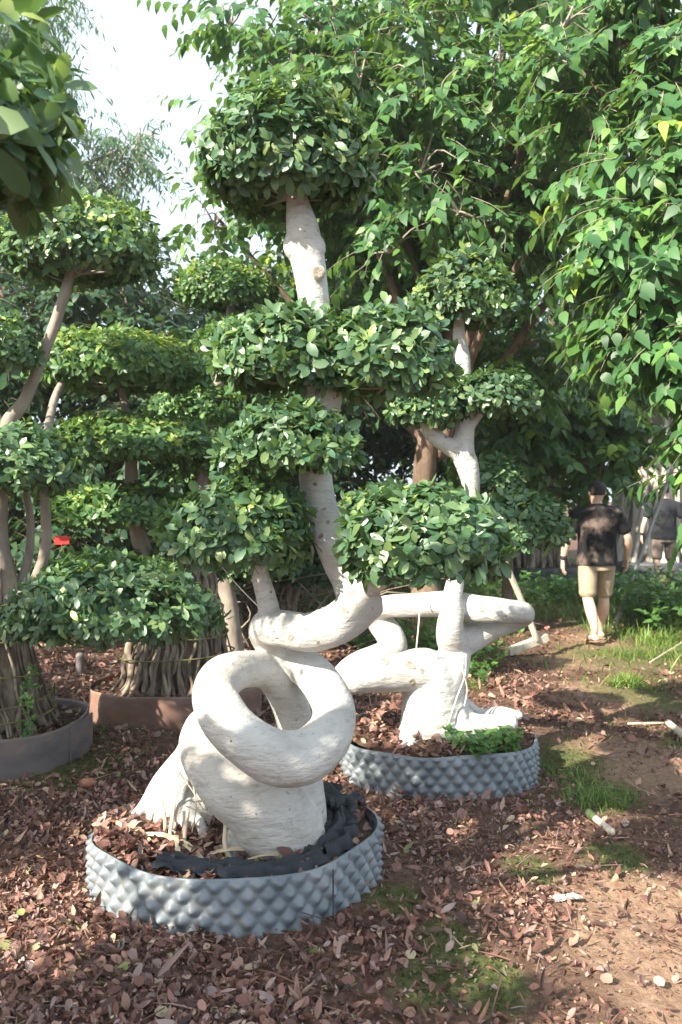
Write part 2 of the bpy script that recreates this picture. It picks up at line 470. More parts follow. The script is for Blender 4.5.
# ------------------------------------------------------------------ ground
def hgt(x, y):
    return (.022 * np.sin(1.3 * x + .7 * y + .4) + .018 * np.sin(2.1 * y - 1.1 * x + 1.2) + .012 * np.sin(4.3 * x + 1.9) * np.sin(3.7 * y)
            + .006 * np.sin(11 * x + 3 * y) * np.sin(9 * y - 2 * x))


def blob(x, y, cx, cy, r, e=1.0):
    d = np.sqrt((x - cx) ** 2 + ((y - cy) * e) ** 2) / r
    return np.clip(1.35 - d, 0, 1)


def wob(x, y):
    return .5 * np.sin(5.1 * x + 2.3 * y) + .35 * np.sin(7.7 * y - 4.9 * x + 1) + .3 * np.sin(13 * x + 9 * y + 2)


def gp(px, py):
    Y = F * CAM_H / (py - 494.0)
    return ((px - 341.0) / F * Y, Y)


MOSS = [(396, 905, .11), (450, 945, .13), (430, 988, .12), (490, 986, .13), (470, 770, .20), (600, 790, .24), (70, 770, .35), (60, 730, .5), (560, 760, .25), (620, 860, .15), (530, 870, .12)]
BARE = [(650, 930, .42), (650, 760, .5), (590, 660, .6), (600, 700, .4), (610, 640, .6), (690, 1000, .3)]
GRASSY = [(650, 660, .9), (560, 600, 1.2), (430, 620, 1.2), (640, 625, 1.1), (480, 600, 1.5), (540, 585, 2.5), (640, 700, .35)]


def mask(lst, x, y):
    m = np.zeros_like(x)
    for px, py, r in lst:
        cx, cy = gp(px, py)
        m = np.maximum(m, blob(x, y, cx, cy, r * (1 + .22 * wob(x, y)), .75))
    return m


def ground():
    a = np.linspace(-1, 1, 301)
    xs = 4.6 * a + 400 * np.sign(a) * np.maximum(np.abs(a) - .62, 0) ** 4 * 12
    b = np.linspace(0, 1, 420)
    ys = 1.2 + 14 * b ** 1.35 + 700 * np.maximum(b - .6, 0) ** 4 * 9
    ys = np.concatenate(([-60, -25, -10, -4, -1.5, .2, .8], ys))
    X, Y = np.meshgrid(xs, ys)
    fade = np.clip(1.6 - np.hypot(X, Y - 5) / 40, 0, 1)
    Z = hgt(X, Y) * fade + RNG.normal(0, .0022, X.shape) * (np.hypot(X, Y) < 14) * 1.8
    V = np.stack((X, Y, Z), -1).reshape(-1, 3)
    ny, nx = X.shape
    i = (np.arange(ny - 1)[:, None] * nx + np.arange(nx - 1)).ravel()
    q = np.stack((i, i + 1, i + nx + 1, i + nx), 1)
    mb = MB(); mb.add_arr(V, q.ravel(), np.full(len(q), 4), np.zeros(len(q), int))
    m, nt, out = new_mat('nursery_soil')
    me = mb.mesh('ground', [m])
    for nm, lst in (('moss', MOSS), ('bare', BARE), ('grassy', GRASSY)):
        at = me.attributes.new(nm, 'FLOAT', 'POINT')
        at.data.foreach_set('value', mask(lst, V[:, 0], V[:, 1]).astype(np.float32))
    tc = N(nt, 'ShaderNodeTexCoord')
    n1 = N(nt, 'ShaderNodeTexNoise', i_Scale=3.0, i_Detail=8.0, i_Roughness=.65)
    n2 = N(nt, 'ShaderNodeTexNoise', i_Scale=26.0, i_Detail=8.0, i_Roughness=.7)
    for n in (n1, n2): nt.links.new(tc.outputs['Object'], n.inputs['Vector'])
    base = ramp(nt, [(.3, (.055, .033, .024)), (.5, (.12, .072, .05)), (.7, (.20, .125, .085))], n2.outputs['Fac'])
    def over(col, attr, stops, lo=.25, hi=.7, mxm=.9):
        at = N(nt, 'ShaderNodeAttribute'); at.attribute_name = attr
        ad = N(nt, 'ShaderNodeMath', operation='ADD'); ml = N(nt, 'ShaderNodeMath', operation='MULTIPLY_ADD')
        ml.inputs[1].default_value = 1.2; ml.inputs[2].default_value = -.6
        nt.links.new(n1.outputs['Fac'], ml.inputs[0])
        gate = N(nt, 'ShaderNodeMath', operation='MULTIPLY_ADD'); nt.links.new(at.outputs['Fac'], gate.inputs[0])
        nt.links.new(ml.outputs[0], gate.inputs[1]); nt.links.new(at.outputs['Fac'], gate.inputs[2])
        mr = N(nt, 'ShaderNodeMapRange', i_From_Min=lo, i_From_Max=hi, i_To_Max=mxm); nt.links.new(gate.outputs[0], mr.inputs['Value'])
        c = ramp(nt, stops, n2.outputs['Fac'])
        mx = N(nt, 'ShaderNodeMix', data_type='RGBA'); nt.links.new(mr.outputs['Result'], mx.inputs['Factor'])
        nt.links.new(col, mx.inputs['A']); nt.links.new(c.outputs[0], mx.inputs['B'])
        return mx.outputs['Result']
    c = over(base.outputs[0], 'bare', [(.3, (.17, .10, .065)), (.5, (.28, .18, .12)), (.7, (.38, .26, .18))])
    c = over(c, 'grassy', [(.3, (.06, .075, .025)), (.7, (.15, .15, .06))], .2, .8, .8)
    c = over(c, 'moss', [(.3, (.04, .055, .018)), (.5, (.075, .095, .03)), (.7, (.15, .13, .06))], .2, .7, .85)
    p = N(nt, 'ShaderNodeBsdfPrincipled'); p.inputs['Roughness'].default_value = .95; p.inputs['Specular IOR Level'].default_value = .15
    nt.links.new(c, p.inputs['Base Color'])
    bp = N(nt, 'ShaderNodeBump', i_Strength=.9, i_Distance=.02); nt.links.new(n2.outputs['Fac'], bp.inputs['Height'])
    nt.links.new(bp.outputs[0], p.inputs['Normal']); nt.links.new(p.outputs[0], out.inputs['Surface'])
    o = link('ground', me); o['kind'] = 'structure'


ground()

# ------------------------------------------------------------------ planters
POT1 = dict(c=(-.432, 3.66), r=.568, h=.195)
POT2 = dict(c=(.566, 5.17), r=.54, h=.215)
POTA = dict(c=(-2.10, 5.27), r=.60, h=.215)
POTB = dict(c=(-1.17, 6.42), r=.60, h=.215)


def ringwall(name, label, pot, mat, parent_group, dimple=True, gap=None, nu=640, nv=40, thick=.006, seed=1, wave=.011):
    cx, cy = pot['c']; R = pot['r']; H = pot['h']
    rg = np.random.default_rng(seed)
    root = empty(name, (cx, cy, 0), label, 'planter', parent_group)
    u = np.linspace(0, 2 * np.pi, nu, endpoint=False); v = np.linspace(-.02, 1, nv)
    U, Vv = np.meshgrid(u, v)
    rad = np.full_like(U, R)
    if dimple:
        cols = int(round(2 * math.pi * R / .074)); rows = H / .043
        ph = U * cols / (2 * np.pi); pv = Vv * rows
        # staggered lattice of blunt cones pressed outwards
        best = np.full_like(U, 9.0)
        for k in (0, .5):
            dx = (ph + k) % 1 - .5; dy = (pv / 2 + k) % 1 - .5
            best = np.minimum(best, np.hypot(dx * .074, dy * 2 * .043))
        b = np.clip(1 - best / .036, 0, 1)
        amp = .021 + .004 * np.sin(U * 11 + 3) * np.sin(U * 4.3 + Vv * 5) + .003 * np.sin(U * 27 + Vv * 9)
        rad += amp * 1.25 * np.minimum(b ** 1.25 * 1.1, .92) * np.clip((1 - Vv) * 14, 0, 1)
    rad += wave * np.sin(3 * U + seed) + wave * .6 * np.sin(7 * U + 2 * seed) * Vv
    top = H * (1 + .03 * np.sin(2 * U + seed) + .02 * np.sin(5 * U + 1))
    gz = hgt(cx + R * np.cos(U), cy + R * np.sin(U))
    Z = gz + Vv * top
    def sheet(rr, flip):
        V = np.stack((np.cos(U) * rr + cx, np.sin(U) * rr + cy, Z), -1).reshape(-1, 3)
        i = np.arange(nu); j = (i + 1) % nu; fs = []
        for k in range(nv - 1):
            q = np.stack((k * nu + i, k * nu + j, (k + 1) * nu + j, (k + 1) * nu + i), 1)
            fs.append(q[:, ::-1] if flip else q)
        return V, np.concatenate(fs)
    mb = MB()
    for rr, fl in ((rad, False), (rad - thick, True)):
        V, q = sheet(rr, fl); mb.add_arr(V, q.ravel(), np.full(len(q), 4), np.zeros(len(q), int))
    i = np.arange(nu); j = (i + 1) % nu; o = (nv - 1) * nu; k = nv * nu + o
    q = np.stack((o + i, o + j, k + j, k + i), 1)
    V0 = np.zeros((0, 3)); mb.v.append(V0); mb.loops.append(q.ravel()); mb.tot.append(np.full(nu, 4)); mb.mi.append(np.zeros(nu, int))
    mb.build('wall', mat, root)
    return root


def soil_h(pot, x, y, heap=None):
    cx, cy = pot['c']; d = np.hypot(x - cx, y - cy) / pot['r']
    z = pot['h'] * .90 + .012 * np.sin(9 * x + 3) * np.sin(8 * y) + .01 * np.sin(17 * x + 5 * y)
    if heap:
        for hx, hy, hr, hh in heap: z = z + hh * np.exp(-((x - hx) ** 2 + (y - hy) ** 2) / hr ** 2)
    return z - .02 * d ** 6


def soil(pot, root, heap=None):
    cx, cy = pot['c']; R = pot['r'] - .014
    rs = np.linspace(0, 1, 26); u = np.linspace(0, 2 * np.pi, 96, endpoint=False)
    U, RR = np.meshgrid(u, rs)
    X = cx + np.cos(U) * RR * R; Y = cy + np.sin(U) * RR * R
    Z = soil_h(pot, X, Y, heap) + RNG.normal(0, .003, X.shape)
    V = np.stack((X, Y, Z), -1).reshape(-1, 3)
    i = np.arange(96); j = (i + 1) % 96
    q = np.concatenate([np.stack((k * 96 + i, k * 96 + j, (k + 1) * 96 + j, (k + 1) * 96 + i)[::-1], 1) for k in range(25)])[:, ::-1]
    mb = MB(); mb.add_arr(V, q.ravel(), np.full(len(q), 4), np.zeros(len(q), int))
    mb.build('soil', M['soil'], root)


HEAP1 = [(-.86, 3.52, .18, .05), (-.78, 3.3, .16, .03), (-.25, 3.75, .3, .03), (-.75, 3.85, .3, .04)]
G1 = 'round planter rings on the ground'
p1 = ringwall('planter_ring', 'large dimpled grey plastic planter ring under the coiled white trunk, nearest of all', POT1, M['pot'], G1)
soil(POT1, p1, HEAP1)
# overlap seam of the plastic sheet with two bolts
mb = MB()
a0 = math.radians(-48)
sm = []
for k in range(9):
    z = .02 + .19 * k / 8
    sm.append((POT1['c'][0] + math.cos(a0) * .604, POT1['c'][1] + math.sin(a0) * .604, z, .0035))
sweep(mb, sm, 2, 6)
mb.build('seam', M['darkband'], p1)
p2 = ringwall('planter_ring', 'dimpled grey plastic planter ring with weeds spilling over its right rim, behind the nearest planter', POT2, M['pot'], G1, seed=4)
soil(POT2, p2)
pA = ringwall('planter_ring', 'smooth weathered grey plastic planter band at the left edge, around tied root trunk', POTA, M['band'], G1, False, seed=2, nv=14, nu=160)
soil(POTA, pA)
mb = MB()   # loose overlapping end of the band
aa = np.linspace(-.25, .22, 14)
for k in range(13):
    pass
st = []
for a in aa:
    st.append((POTA['c'][0] + math.cos(a - .1) * (.612 + .03 * max(0, a)), POTA['c'][1] + math.sin(a - .1) * (.612 + .03 * max(0, a))))
V = []; fs = []
for k, (x, y) in enumerate(st):
    g = float(hgt(np.array(x), np.array(y)))
    V += [(x, y, g + .005), (x, y, g + .21), (x + .012, y, g + .21), (x + .012, y, g + .005)]
for k in range(len(st) - 1):
    for e in range(4):
        f = (e + 1) % 4
        fs.append((k * 4 + e, k * 4 + f, k * 4 + 4 + f, k * 4 + 4 + e))
fs.append((0, 1, 2, 3)); n_ = len(V); fs.append((n_ - 1, n_ - 2, n_ - 3, n_ - 4))
mb.add(V, fs); mb.build('overlap_strip', M['band'], pA, smooth=False)
pB = ringwall('planter_ring', 'low brown stained planter band behind the large leafy pad, left of the coiled trunk', POTB, M['redband'], G1, False, seed=9, nv=14, nu=160)
soil(POTB, pB)

# ------------------------------------------------------------------ the coiled ficus
main = empty('coiled_ficus', W(285, 860, 3.6), 'nearest ficus with smooth white coiled trunk and five clipped leafy pads', 'topiary tree', 'clipped ficus trees in planters')
mb = MB()
T_MAIN = [(294, 800, 3.72, 30), (298, 768, 3.74, 24), (297, 735, 3.74, 19), (288, 700, 3.71, 18), (270, 674, 3.63, 17.5), (246, 669, 3.50, 18.5), (224, 677, 3.38, 21.5),
          (215, 697, 3.27, 23.5), (228, 723, 3.195, 24.5), (256, 748, 3.165, 26.5), (288, 759, 3.19, 27.5), (317, 749, 3.28, 26), (334, 721, 3.44, 22.5),
          (328, 694, 3.52, 20.5), (310, 671, 3.60, 19.5), (288, 654, 3.66, 18.5), (271, 641, 3.65, 18), (267, 628, 3.56, 18), (283, 629, 3.49, 19), (310, 632, 3.46, 19.5), (336, 624, 3.46, 21),
          (358, 606, 3.50, 22), (353, 584, 3.55, 20), (339, 560, 3.58, 17.5), (327, 530, 3.60, 17), (318, 497, 3.60, 17), (315, 460, 3.6, 17), (319, 420, 3.6, 18),
          (323, 396, 3.6, 19), (318, 362, 3.6, 16), (315, 316, 3.6, 15.5), (311, 278, 3.6, 16), (305, 248, 3.6, 18), (302, 226, 3.6, 16), (297, 200, 3.6, 11), (291, 165, 3.6, 7)]
sweep(mb, px_tube(T_MAIN), 8, 24, rough=.035, seed=3)
# the slanted body and the spread foot
sweep(mb, px_tube([(203, 724, 3.56, 19), (207, 748, 3.47, 28), (232, 781, 3.41, 35), (264, 805, 3.43, 40), (281, 832, 3.49, 43), (282, 858, 3.54, 43), (280, 885, 3.58, 43)]), 8, 28, rough=.03, seed=5)
sweep(mb, px_tube([(296, 770, 3.66, 26), (300, 800, 3.62, 26), (300, 830, 3.62, 27), (300, 872, 3.62, 28)]), 6, 20, rough=.04, seed=6)
for pts in ([(196, 752, 3.72, 19), (182, 775, 3.70, 19), (170, 800, 3.68, 18), (160, 830, 3.66, 17), (152, 870, 3.66, 17)],
            [(192, 776, 3.72, 18), (190, 800, 3.68, 21), (196, 826, 3.64, 19), (200, 870, 3.62, 17)],
            [(192, 752, 3.66, 15), (165, 780, 3.68, 11), (146, 806, 3.7, 8), (131, 826, 3.72, 8), (118, 858, 3.72, 10)],
            [(184, 772, 3.64, 11), (178, 800, 3.59, 8), (175, 830, 3.57, 6), (177, 870, 3.56, 6)],
            [(300, 825, 3.68, 18), (322, 838, 3.74, 10), (338, 848, 3.78, 6), (356, 870, 3.8, 5)],
            [(262, 838, 3.5, 18), (248, 852, 3.45, 10), (236, 864, 3.42, 6), (222, 880, 3.42, 5)]):
    sweep(mb, px_tube(pts), 6, 16, rough=.08, seed=len(pts) + int(pts[0][0]))
# side branches, the blunt elbow, swellings
sweep(mb, px_tube([(272, 628, 3.56, 13), (268, 606, 3.55, 10.5), (262, 582, 3.54, 9.5), (256, 562, 3.53, 8), (240, 530, 3.5, 5)]), 6, 14, rough=.05, seed=2)
sweep(mb, px_tube([(355, 600, 3.50, 20), (366, 606, 3.50, 19), (371, 612, 3.50, 15)]), 4, 18, rough=.05, seed=4)
sweep(mb, px_tube([(358, 594, 3.5, 14), (380, 580, 3.45, 10), (410, 562, 3.38, 8), (432, 535, 3.35, 5)]), 6, 12)
sweep(mb, px_tube([(320, 380, 3.6, 11), (350, 368, 3.56, 8), (385, 352, 3.5, 5)]), 5, 10)
sweep(mb, px_tube([(316, 372, 3.6, 10), (290, 358, 3.56, 7), (262, 345, 3.5, 4)]), 5, 10)
sweep(mb, px_tube([(316, 470, 3.6, 9), (300, 455, 3.52, 7), (288, 436, 3.48, 4)]), 5, 10)
ball(mb, W(319, 273, 3.53), .030); ball(mb, W(294, 246, 3.59), (.044, .044, .06)); ball(mb, W(315, 248, 3.59), (.044, .044, .055)); ball(mb, W(303, 236, 3.585), (.05, .05, .05))
ball(mb, W(259, 620, 3.54), .018)
rg = np.random.default_rng(12)
for k in range(11):
    x0 = rg.uniform(172, 192); xe = 122 + 8.0 * k + rg.normal(0, 3); Y0 = 3.66 + rg.uniform(-.05, .05); Ye = 3.72 - .018 * k
    r0 = rg.uniform(4.5, 7.5)
    sweep(mb, px_tube([(x0, rg.uniform(760, 785), Y0, r0), ((x0 * .55 + xe * .45), rg.uniform(796, 808), (Y0 + Ye) / 2 - .02, r0 * .85), (xe + rg.normal(0, 3), 832, Ye, r0 * .7), (xe - 4 + k * .6, 872, Ye - .02, r0 * .8)]), 6, 12, rough=.12, seed=k)
for px, py, Y, r in ((236, 846, 3.44, 10), (258, 858, 3.44, 12), (284, 860, 3.46, 13), (308, 852, 3.52, 12), (322, 842, 3.6, 9)):
    sweep(mb, px_tube([(px * .6 + 272 * .4, py - 40, Y + .05, r * .9), (px, py - 8, Y, r), (px * 1.12 - 32, py + 18, Y - .02, r * .8)]), 5, 12, rough=.1, seed=px)
trunk = fuse(mb, 'trunk', M['bark_white'], main, .0062, 3, .5)

# knots and scars seated on the bark
bvh = BVHTree.FromPolygons([tuple(v.co) for v in trunk.data.vertices], [tuple(p.vertices) for p in trunk.data.polygons])


def seat(px, py, bv):
    o = Vector((0, 0, CAM_H)); d = (Vector(W(px, py, 1.0)) - o).normalized()
    h = bv.ray_cast(o, d)
    return h[0], h[1]


def knot(px, py, r, bv, parent, tall=1.0):
    p, n = seat(px, py, bv)
    if p is None: return
    z = n; x = z.orthogonal().normalized(); y = z.cross(x)
    mb = MB(); seg = 16; V = []; rr = np.random.default_rng(int(px * 7 + py))
    prof = [(1.25, -.10), (1.0, .14), (.72, .16), (.5, .02), (.22, .06)]
    ja = rr.normal(1, .08, seg)
    for a, h in prof:
        for i in range(seg):
            t = 2 * math.pi * i / seg
            V.append(p + x * (math.cos(t) * a * r * ja[i]) + y * (math.sin(t) * a * r * tall * ja[i]) + z * (h * r * .8))
    fs = [(k * seg + i, k * seg + (i + 1) % seg, (k + 1) * seg + (i + 1) % seg, (k + 1) * seg + i) for k in range(4) for i in range(seg)]
    fs.append(tuple(range(4 * seg, 5 * seg)))
    mb.add([tuple(v) for v in V], fs); mb.build('knot', M['knot'], parent)


for px, py, r, tl in ((318, 272, .020, 1.2), (291, 637, .011, 1), (306, 629, .007, .8), (351, 594, .013, .7), (345, 610, .010, 1.2), (321, 536, .010, .8), (328, 522, .007, 1),
                  (318, 642, .007, .7), (274, 632, .006, 1), (315, 484, .007, 1), (271, 592, .006, .8), (268, 637, .005, 1), (312, 618, .005, 1), (231, 741, .005, .8), (218, 695, .004, 1), (303, 300, .005, 1), (340, 566, .005, 1)):
    knot(px, py, r, bvh, main, tl)

# thin cords round the root foot and the guy cord of the left pad
mb = MB()
for pts in ([(205, 768, 3.48), (188, 766, 3.5), (172, 785, 3.52), (165, 810, 3.52), (164, 838, 3.5)], [(208, 770, 3.44), (186, 780, 3.46), (176, 800, 3.47), (172, 830, 3.46)],
            [(176, 768, 3.55), (192, 790, 3.46), (206, 812, 3.42), (224, 815, 3.42)], [(186, 806, 3.44), (205, 812, 3.41), (226, 806, 3.42)], [(190, 770, 3.46), (196, 805, 3.42), (192, 832, 3.42)]):
    sweep(mb, [tuple(W(*p)) + (.0028,) for p in pts], 6, 6)
mb.build('tie_cord', M['root'], main)
mb = MB(); sweep(mb, [tuple(W(219, 563, 3.42)) + (.0022,), tuple(W(240, 588, 3.46)) + (.0022,), tuple(W(262, 610, 3.50)) + (.0022,)], 3, 6)
mb.build('guy_cord', M['wire'], main)
mb = MB(); sweep(mb, [tuple(W(368, 602, 3.40)) + (.0018,), tuple(W(352, 616, 3.38)) + (.0018,), tuple(W(338, 628, 3.40)) + (.0018,)], 4, 6)
mb.build('tie_cord', M['wire'], main)

# loose aerial roots and cut strips round the foot
def ribbon(mb, pts, w, th=.003, seed=0):
    """flat peeled strip lying on the soil"""
    rg = np.random.default_rng(seed); c = spline(pts, 5); n = len(c)
    t = nrm(np.gradient(c, axis=0)); sd = nrm(np.cross(t, np.array((0, 0, 1.0)) + rg.normal(0, .25, 3)))
    up = np.cross(sd, t); V = []
    for i in range(n):
        ww = w * (1 - .45 * abs(2 * i / (n - 1) - 1) ** 3) * rg.uniform(.9, 1.1)
        for a, b in ((-1, -1), (1, -1), (1, 1), (-1, 1)): V.append(c[i] + sd[i] * ww * .5 * a + up[i] * (th * .5 * b + .25 * ww * (0 if b < 0 else 0)))
    fs = [(k * 4 + e, k * 4 + (e + 1) % 4, k * 4 + 4 + (e + 1) % 4, k * 4 + 4 + e) for k in range(n - 1) for e in range(4)]
    fs += [(3, 2, 1, 0), (4 * n - 4, 4 * n - 3, 4 * n - 2, 4 * n - 1)]
    mb.add(V, fs)


rg = np.random.default_rng(3)
for px, y0, Y, r in ((226, 822, 3.40, 2.8), (188, 812, 3.50, 2.2), (162, 800, 3.56, 1.8), (174, 806, 3.53, 2.2), (150, 812, 3.60, 1.6)):
    a = W(px, y0, Y); b = np.array((a[0] + rg.normal(0, .02), a[1] - .05, .15)); m_ = (a + b) / 2 + rg.normal(0, .008, 3)
    mb = MB(); sweep(mb, [tuple(a) + (r * .0032,), tuple(m_) + (r * .0036,), tuple(b) + (r * .005,)], 4, 8, rough=.1); mb.build('aerial_root', M['root'], main)
for k, (pa, ya, pb, yb, w) in enumerate(((196, 3.36, 262, 3.40, .028), (232, 3.30, 292, 3.33, .020), (262, 3.36, 250, 3.24, .022), (268, 3.27, 322, 3.42, .026), (205, 3.30, 165, 3.5, .026), (140, 3.46, 186, 3.40, .022), (150, 3.60, 128, 3.48, .03), (186, 3.28, 204, 3.42, .018),
                                    (300, 3.30, 335, 3.46, .02), (326, 3.7, 346, 3.84, .022), (222, 3.36, 238, 3.24, .02), (176, 3.52, 178, 3.34, .02), (250, 3.42, 306, 3.36, .024), (120, 3.62, 150, 3.44, .022), (332, 3.78, 352, 3.74, .02))):
    A = np.array(((pa - 341) / F * ya, ya, 0)); B = np.array(((pb - 341) / F * yb, yb, 0))
    for q in (A, B): q[2] = float(soil_h(POT1, q[0], q[1], HEAP1)) + .012 + rg.uniform(0, .012)
    m_ = (A + B) / 2 + np.array((rg.normal(0, .012), rg.normal(0, .012), .012 + rg.uniform(0, .01)))
    mb = MB(); ribbon(mb, [A, m_, B], w, .003, k); mb.build('peeled_root_strip', M['straw'], main, False)

# pads: px, py, rx, rz, Y, seed, young
tw = MB()
for px, py, rx, rz, Y, sd, yg, L, dp in ((287, 170, 88, 76, 3.6, 11, .28, .062, .95), (286, 362, 74, 54, 3.55, 12, .05, .06, .8), (384, 364, 74, 62, 3.52, 13, .05, .066, .8),
                                      (289, 448, 71, 44, 3.42, 14, .04, .058, .8), (236, 538, 74, 58, 3.46, 15, .28, .058, .85), (424, 548, 88, 62, 3.34, 16, .06, .063, .8)):
    c, a, b, h = px_pad(px, py, rx, rz, Y, dp)
    make_pad(main, [M['ficus'], M['ficus_young']], c, a * .95, b * .95, h * .97, L * .86, sd, 7.5, yg, -.8, M['bark_grey'], amp=.06, stray=.012)

# crumpled shade net in the pot, right of the foot
mb = MB()


def net_strip(path, w, seed, fold=.02):
    rg = np.random.default_rng(seed); s = spline(path, 26); n = len(s); m = 17
    V = []
    for i in range(n):
        t = s[min(i + 1, n - 1)] - s[max(i - 1, 0)]; t = t / np.linalg.norm(t); sd = np.array((-t[1], t[0], 0)); sd /= np.linalg.norm(sd)
        for j in range(m):
            q = (j / (m - 1) - .5) * w * (1 + .25 * math.sin(i * .45 + seed))
            V.append(s[i] + sd * q + np.array((0, 0, fold * .8 * math.sin(j * .95 + i * .05 + seed) + fold * .5 * math.sin(j * 2.1 - i * .11) * math.sin(i * .13 + 1) + fold * .3 * math.sin(i * .21 + j * .4) + rg.normal(0, .0022) + .02 * (1 - (2 * j / (m - 1) - 1) ** 2))))
    fs = [(i * m + j, i * m + j + 1, (i + 1) * m + j + 1, (i + 1) * m + j) for i in range(n - 1) for j in range(m - 1)]
    mb.add(V, fs)


def gz(px, Y, z): return np.array(((px - 341) / F * Y, Y, z))
net_strip([gz(158, 3.27, .205), gz(200, 3.24, .20), gz(245, 3.22, .20), gz(290, 3.25, .20), gz(322, 3.33, .205)], .11, 1)
net_strip([gz(318, 3.36, .20), gz(336, 3.5, .215), gz(340, 3.66, .22), gz(334, 3.84, .24), gz(318, 4.0, .25)], .13, 4, .022)
net_strip([gz(328, 3.72, .25), gz(345, 3.82, .235), gz(362, 3.9, .215)], .08, 7, .02)
o = mb.build('shade_net', M['net'])
tag(o, 'crumpled black shade netting lying in the nearest planter around the white trunk foot', 'netting')

# ------------------------------------------------------------------ the second white ficus
sec = empty('twisted_ficus', W(432, 745, 5.1), 'second white-trunked ficus with level looping limbs, behind the coiled one', 'topiary tree', 'clipped ficus trees in planters')
mb = MB()
sweep(mb, px_tube([(428, 775, 5.12, 42), (430, 745, 5.10, 34), (432, 715, 5.06, 31), (432, 690, 5.04, 30), (424, 672, 5.02, 25), (404, 672, 4.97, 19.5), (376, 676, 4.92, 17), (352, 679, 4.88, 15)]), 8, 22, rough=.04, seed=1)
sweep(mb, px_tube([(352, 680, 4.90, 13), (345, 676, 5.05, 13), (362, 664, 5.2, 14), (390, 652, 5.28, 14), (392, 640, 5.34, 14), (380, 622, 5.4, 13), (374, 610, 5.36, 11), (392, 606, 5.3, 11.5), (420, 605, 5.22, 12), (445, 604, 5.14, 13.5), (480, 609, 5.04, 13.5), (505, 611, 5.0, 12.5), (524, 613, 5.02, 10.5), (520, 620, 5.12, 9), (492, 628, 5.16, 12), (470, 638, 5.14, 15), (456, 644, 5.08, 16), (450, 632, 5.0, 14.5), (452, 612, 4.99, 12), (452, 598, 5.0, 10), (458, 570, 5.05, 9), (468, 530, 5.1, 9), (471, 490, 5.1, 9), (468, 468, 5.1, 11), (463, 452, 5.1, 12), (465, 425, 5.1, 9), (464, 390, 5.1, 7.5), (463, 361, 5.1, 7.5), (459, 335, 5.1, 6.5), (460, 305, 5.1, 4)]), 8, 20, rough=.04, seed=8)
sweep(mb, px_tube([(440, 690, 5.05, 24), (452, 665, 5.05, 18), (458, 648, 5.08, 14)]), 6, 16)
sweep(mb, px_tube([(463, 455, 5.1, 9), (448, 446, 5.08, 8.5), (432, 434, 5.05, 8), (424, 420, 5.02, 6), (420, 400, 5.0, 4)]), 6, 14, rough=.05, seed=3)
for pts in ([(448, 690, 5.06, 16), (456, 710, 5.04, 13), (472, 722, 5.0, 10), (495, 724, 4.98, 10), (512, 722, 4.97, 10)],
            [(455, 700, 5.12, 11), (478, 716, 5.14, 8), (500, 712, 5.16, 6), (520, 716, 5.16, 5)],
            [(418, 720, 5.0, 16), (410, 740, 4.95, 12), (400, 765, 4.92, 10)], [(440, 725, 4.98, 16), (455, 742, 4.92, 10), (462, 765, 4.9, 8)],
            [(450, 700, 5.0, 12), (462, 722, 4.95, 8), (474, 738, 4.92, 6), (485, 760, 4.9, 5)], [(470, 560, 5.08, 7), (490, 545, 5.05, 5), (515, 525, 5.0, 4)], [(466, 430, 5.1, 7), (480, 412, 5.08, 5), (492, 395, 5.05, 4)], [(456, 575, 5.1, 6), (420, 530, 5.15, 4), (388, 508, 5.2, 3)]):
    sweep(mb, px_tube(pts), 6, 14, rough=.06, seed=int(pts[0][0]))
trunk2 = fuse(mb, 'trunk', M['bark_white'], sec, .010, 4, .5)
bv2 = BVHTree.FromPolygons([tuple(v.co) for v in trunk2.data.vertices], [tuple(p.vertices) for p in trunk2.data.polygons])
for px, py, r, tl in ((386, 661, .02, 1.2), (410, 665, .017, 1.6), (412, 682, .016, 1), (422, 671, .012, 1.2), (482, 609, .014, 1), (500, 607, .007, 1), (506, 616, .006, 1), (446, 437, .010, 1), (467, 470, .008, 1)):
    knot(px, py, r, bv2, sec, tl)
mb = MB()
for pts in ([(466, 655, 4.93), (465, 675, 4.95), (456, 700, 4.9), (447, 728, 4.88)], [(440, 650, 4.95), (428, 680, 4.90), (418, 712, 4.93)], [(420, 594, 5.05), (419, 620, 5.0), (416, 652, 4.98)], [(462, 668, 4.95), (467, 690, 4.98), (462, 715, 4.95)]):
    sweep(mb, [tuple(W(*p)) + (.004,) for p in pts], 6, 6)
mb.build('tie_cord', M['wire'], sec)
tw = MB()
for px, py, rx, rz, Y, sd, yg, L, dp in ((465, 302, 52, 44, 5.1, 21, .30, .062, .9), (470, 258, 16, 9, 5.1, 27, .9, .07, .9), (492, 400, 44, 28, 5.05, 22, .05, .06, .8), (517, 530, 50, 36, 4.98, 23, .06, .062, .8), (390, 510, 50, 24, 5.25, 24, .3, .055, .8), (425, 408, 34, 34, 5.0, 25, .05, .06, .8), (497, 478, 26, 22, 5.3, 26, .03, .06, .8)):
    c, a, b, h = px_pad(px, py, rx, rz, Y, dp)
    make_pad(sec, [M['ficus'], M['ficus_young']], c, a, b, h, L * .86, sd, 7.0, yg, -.8, M['bark_grey'], amp=.065, stray=.012)


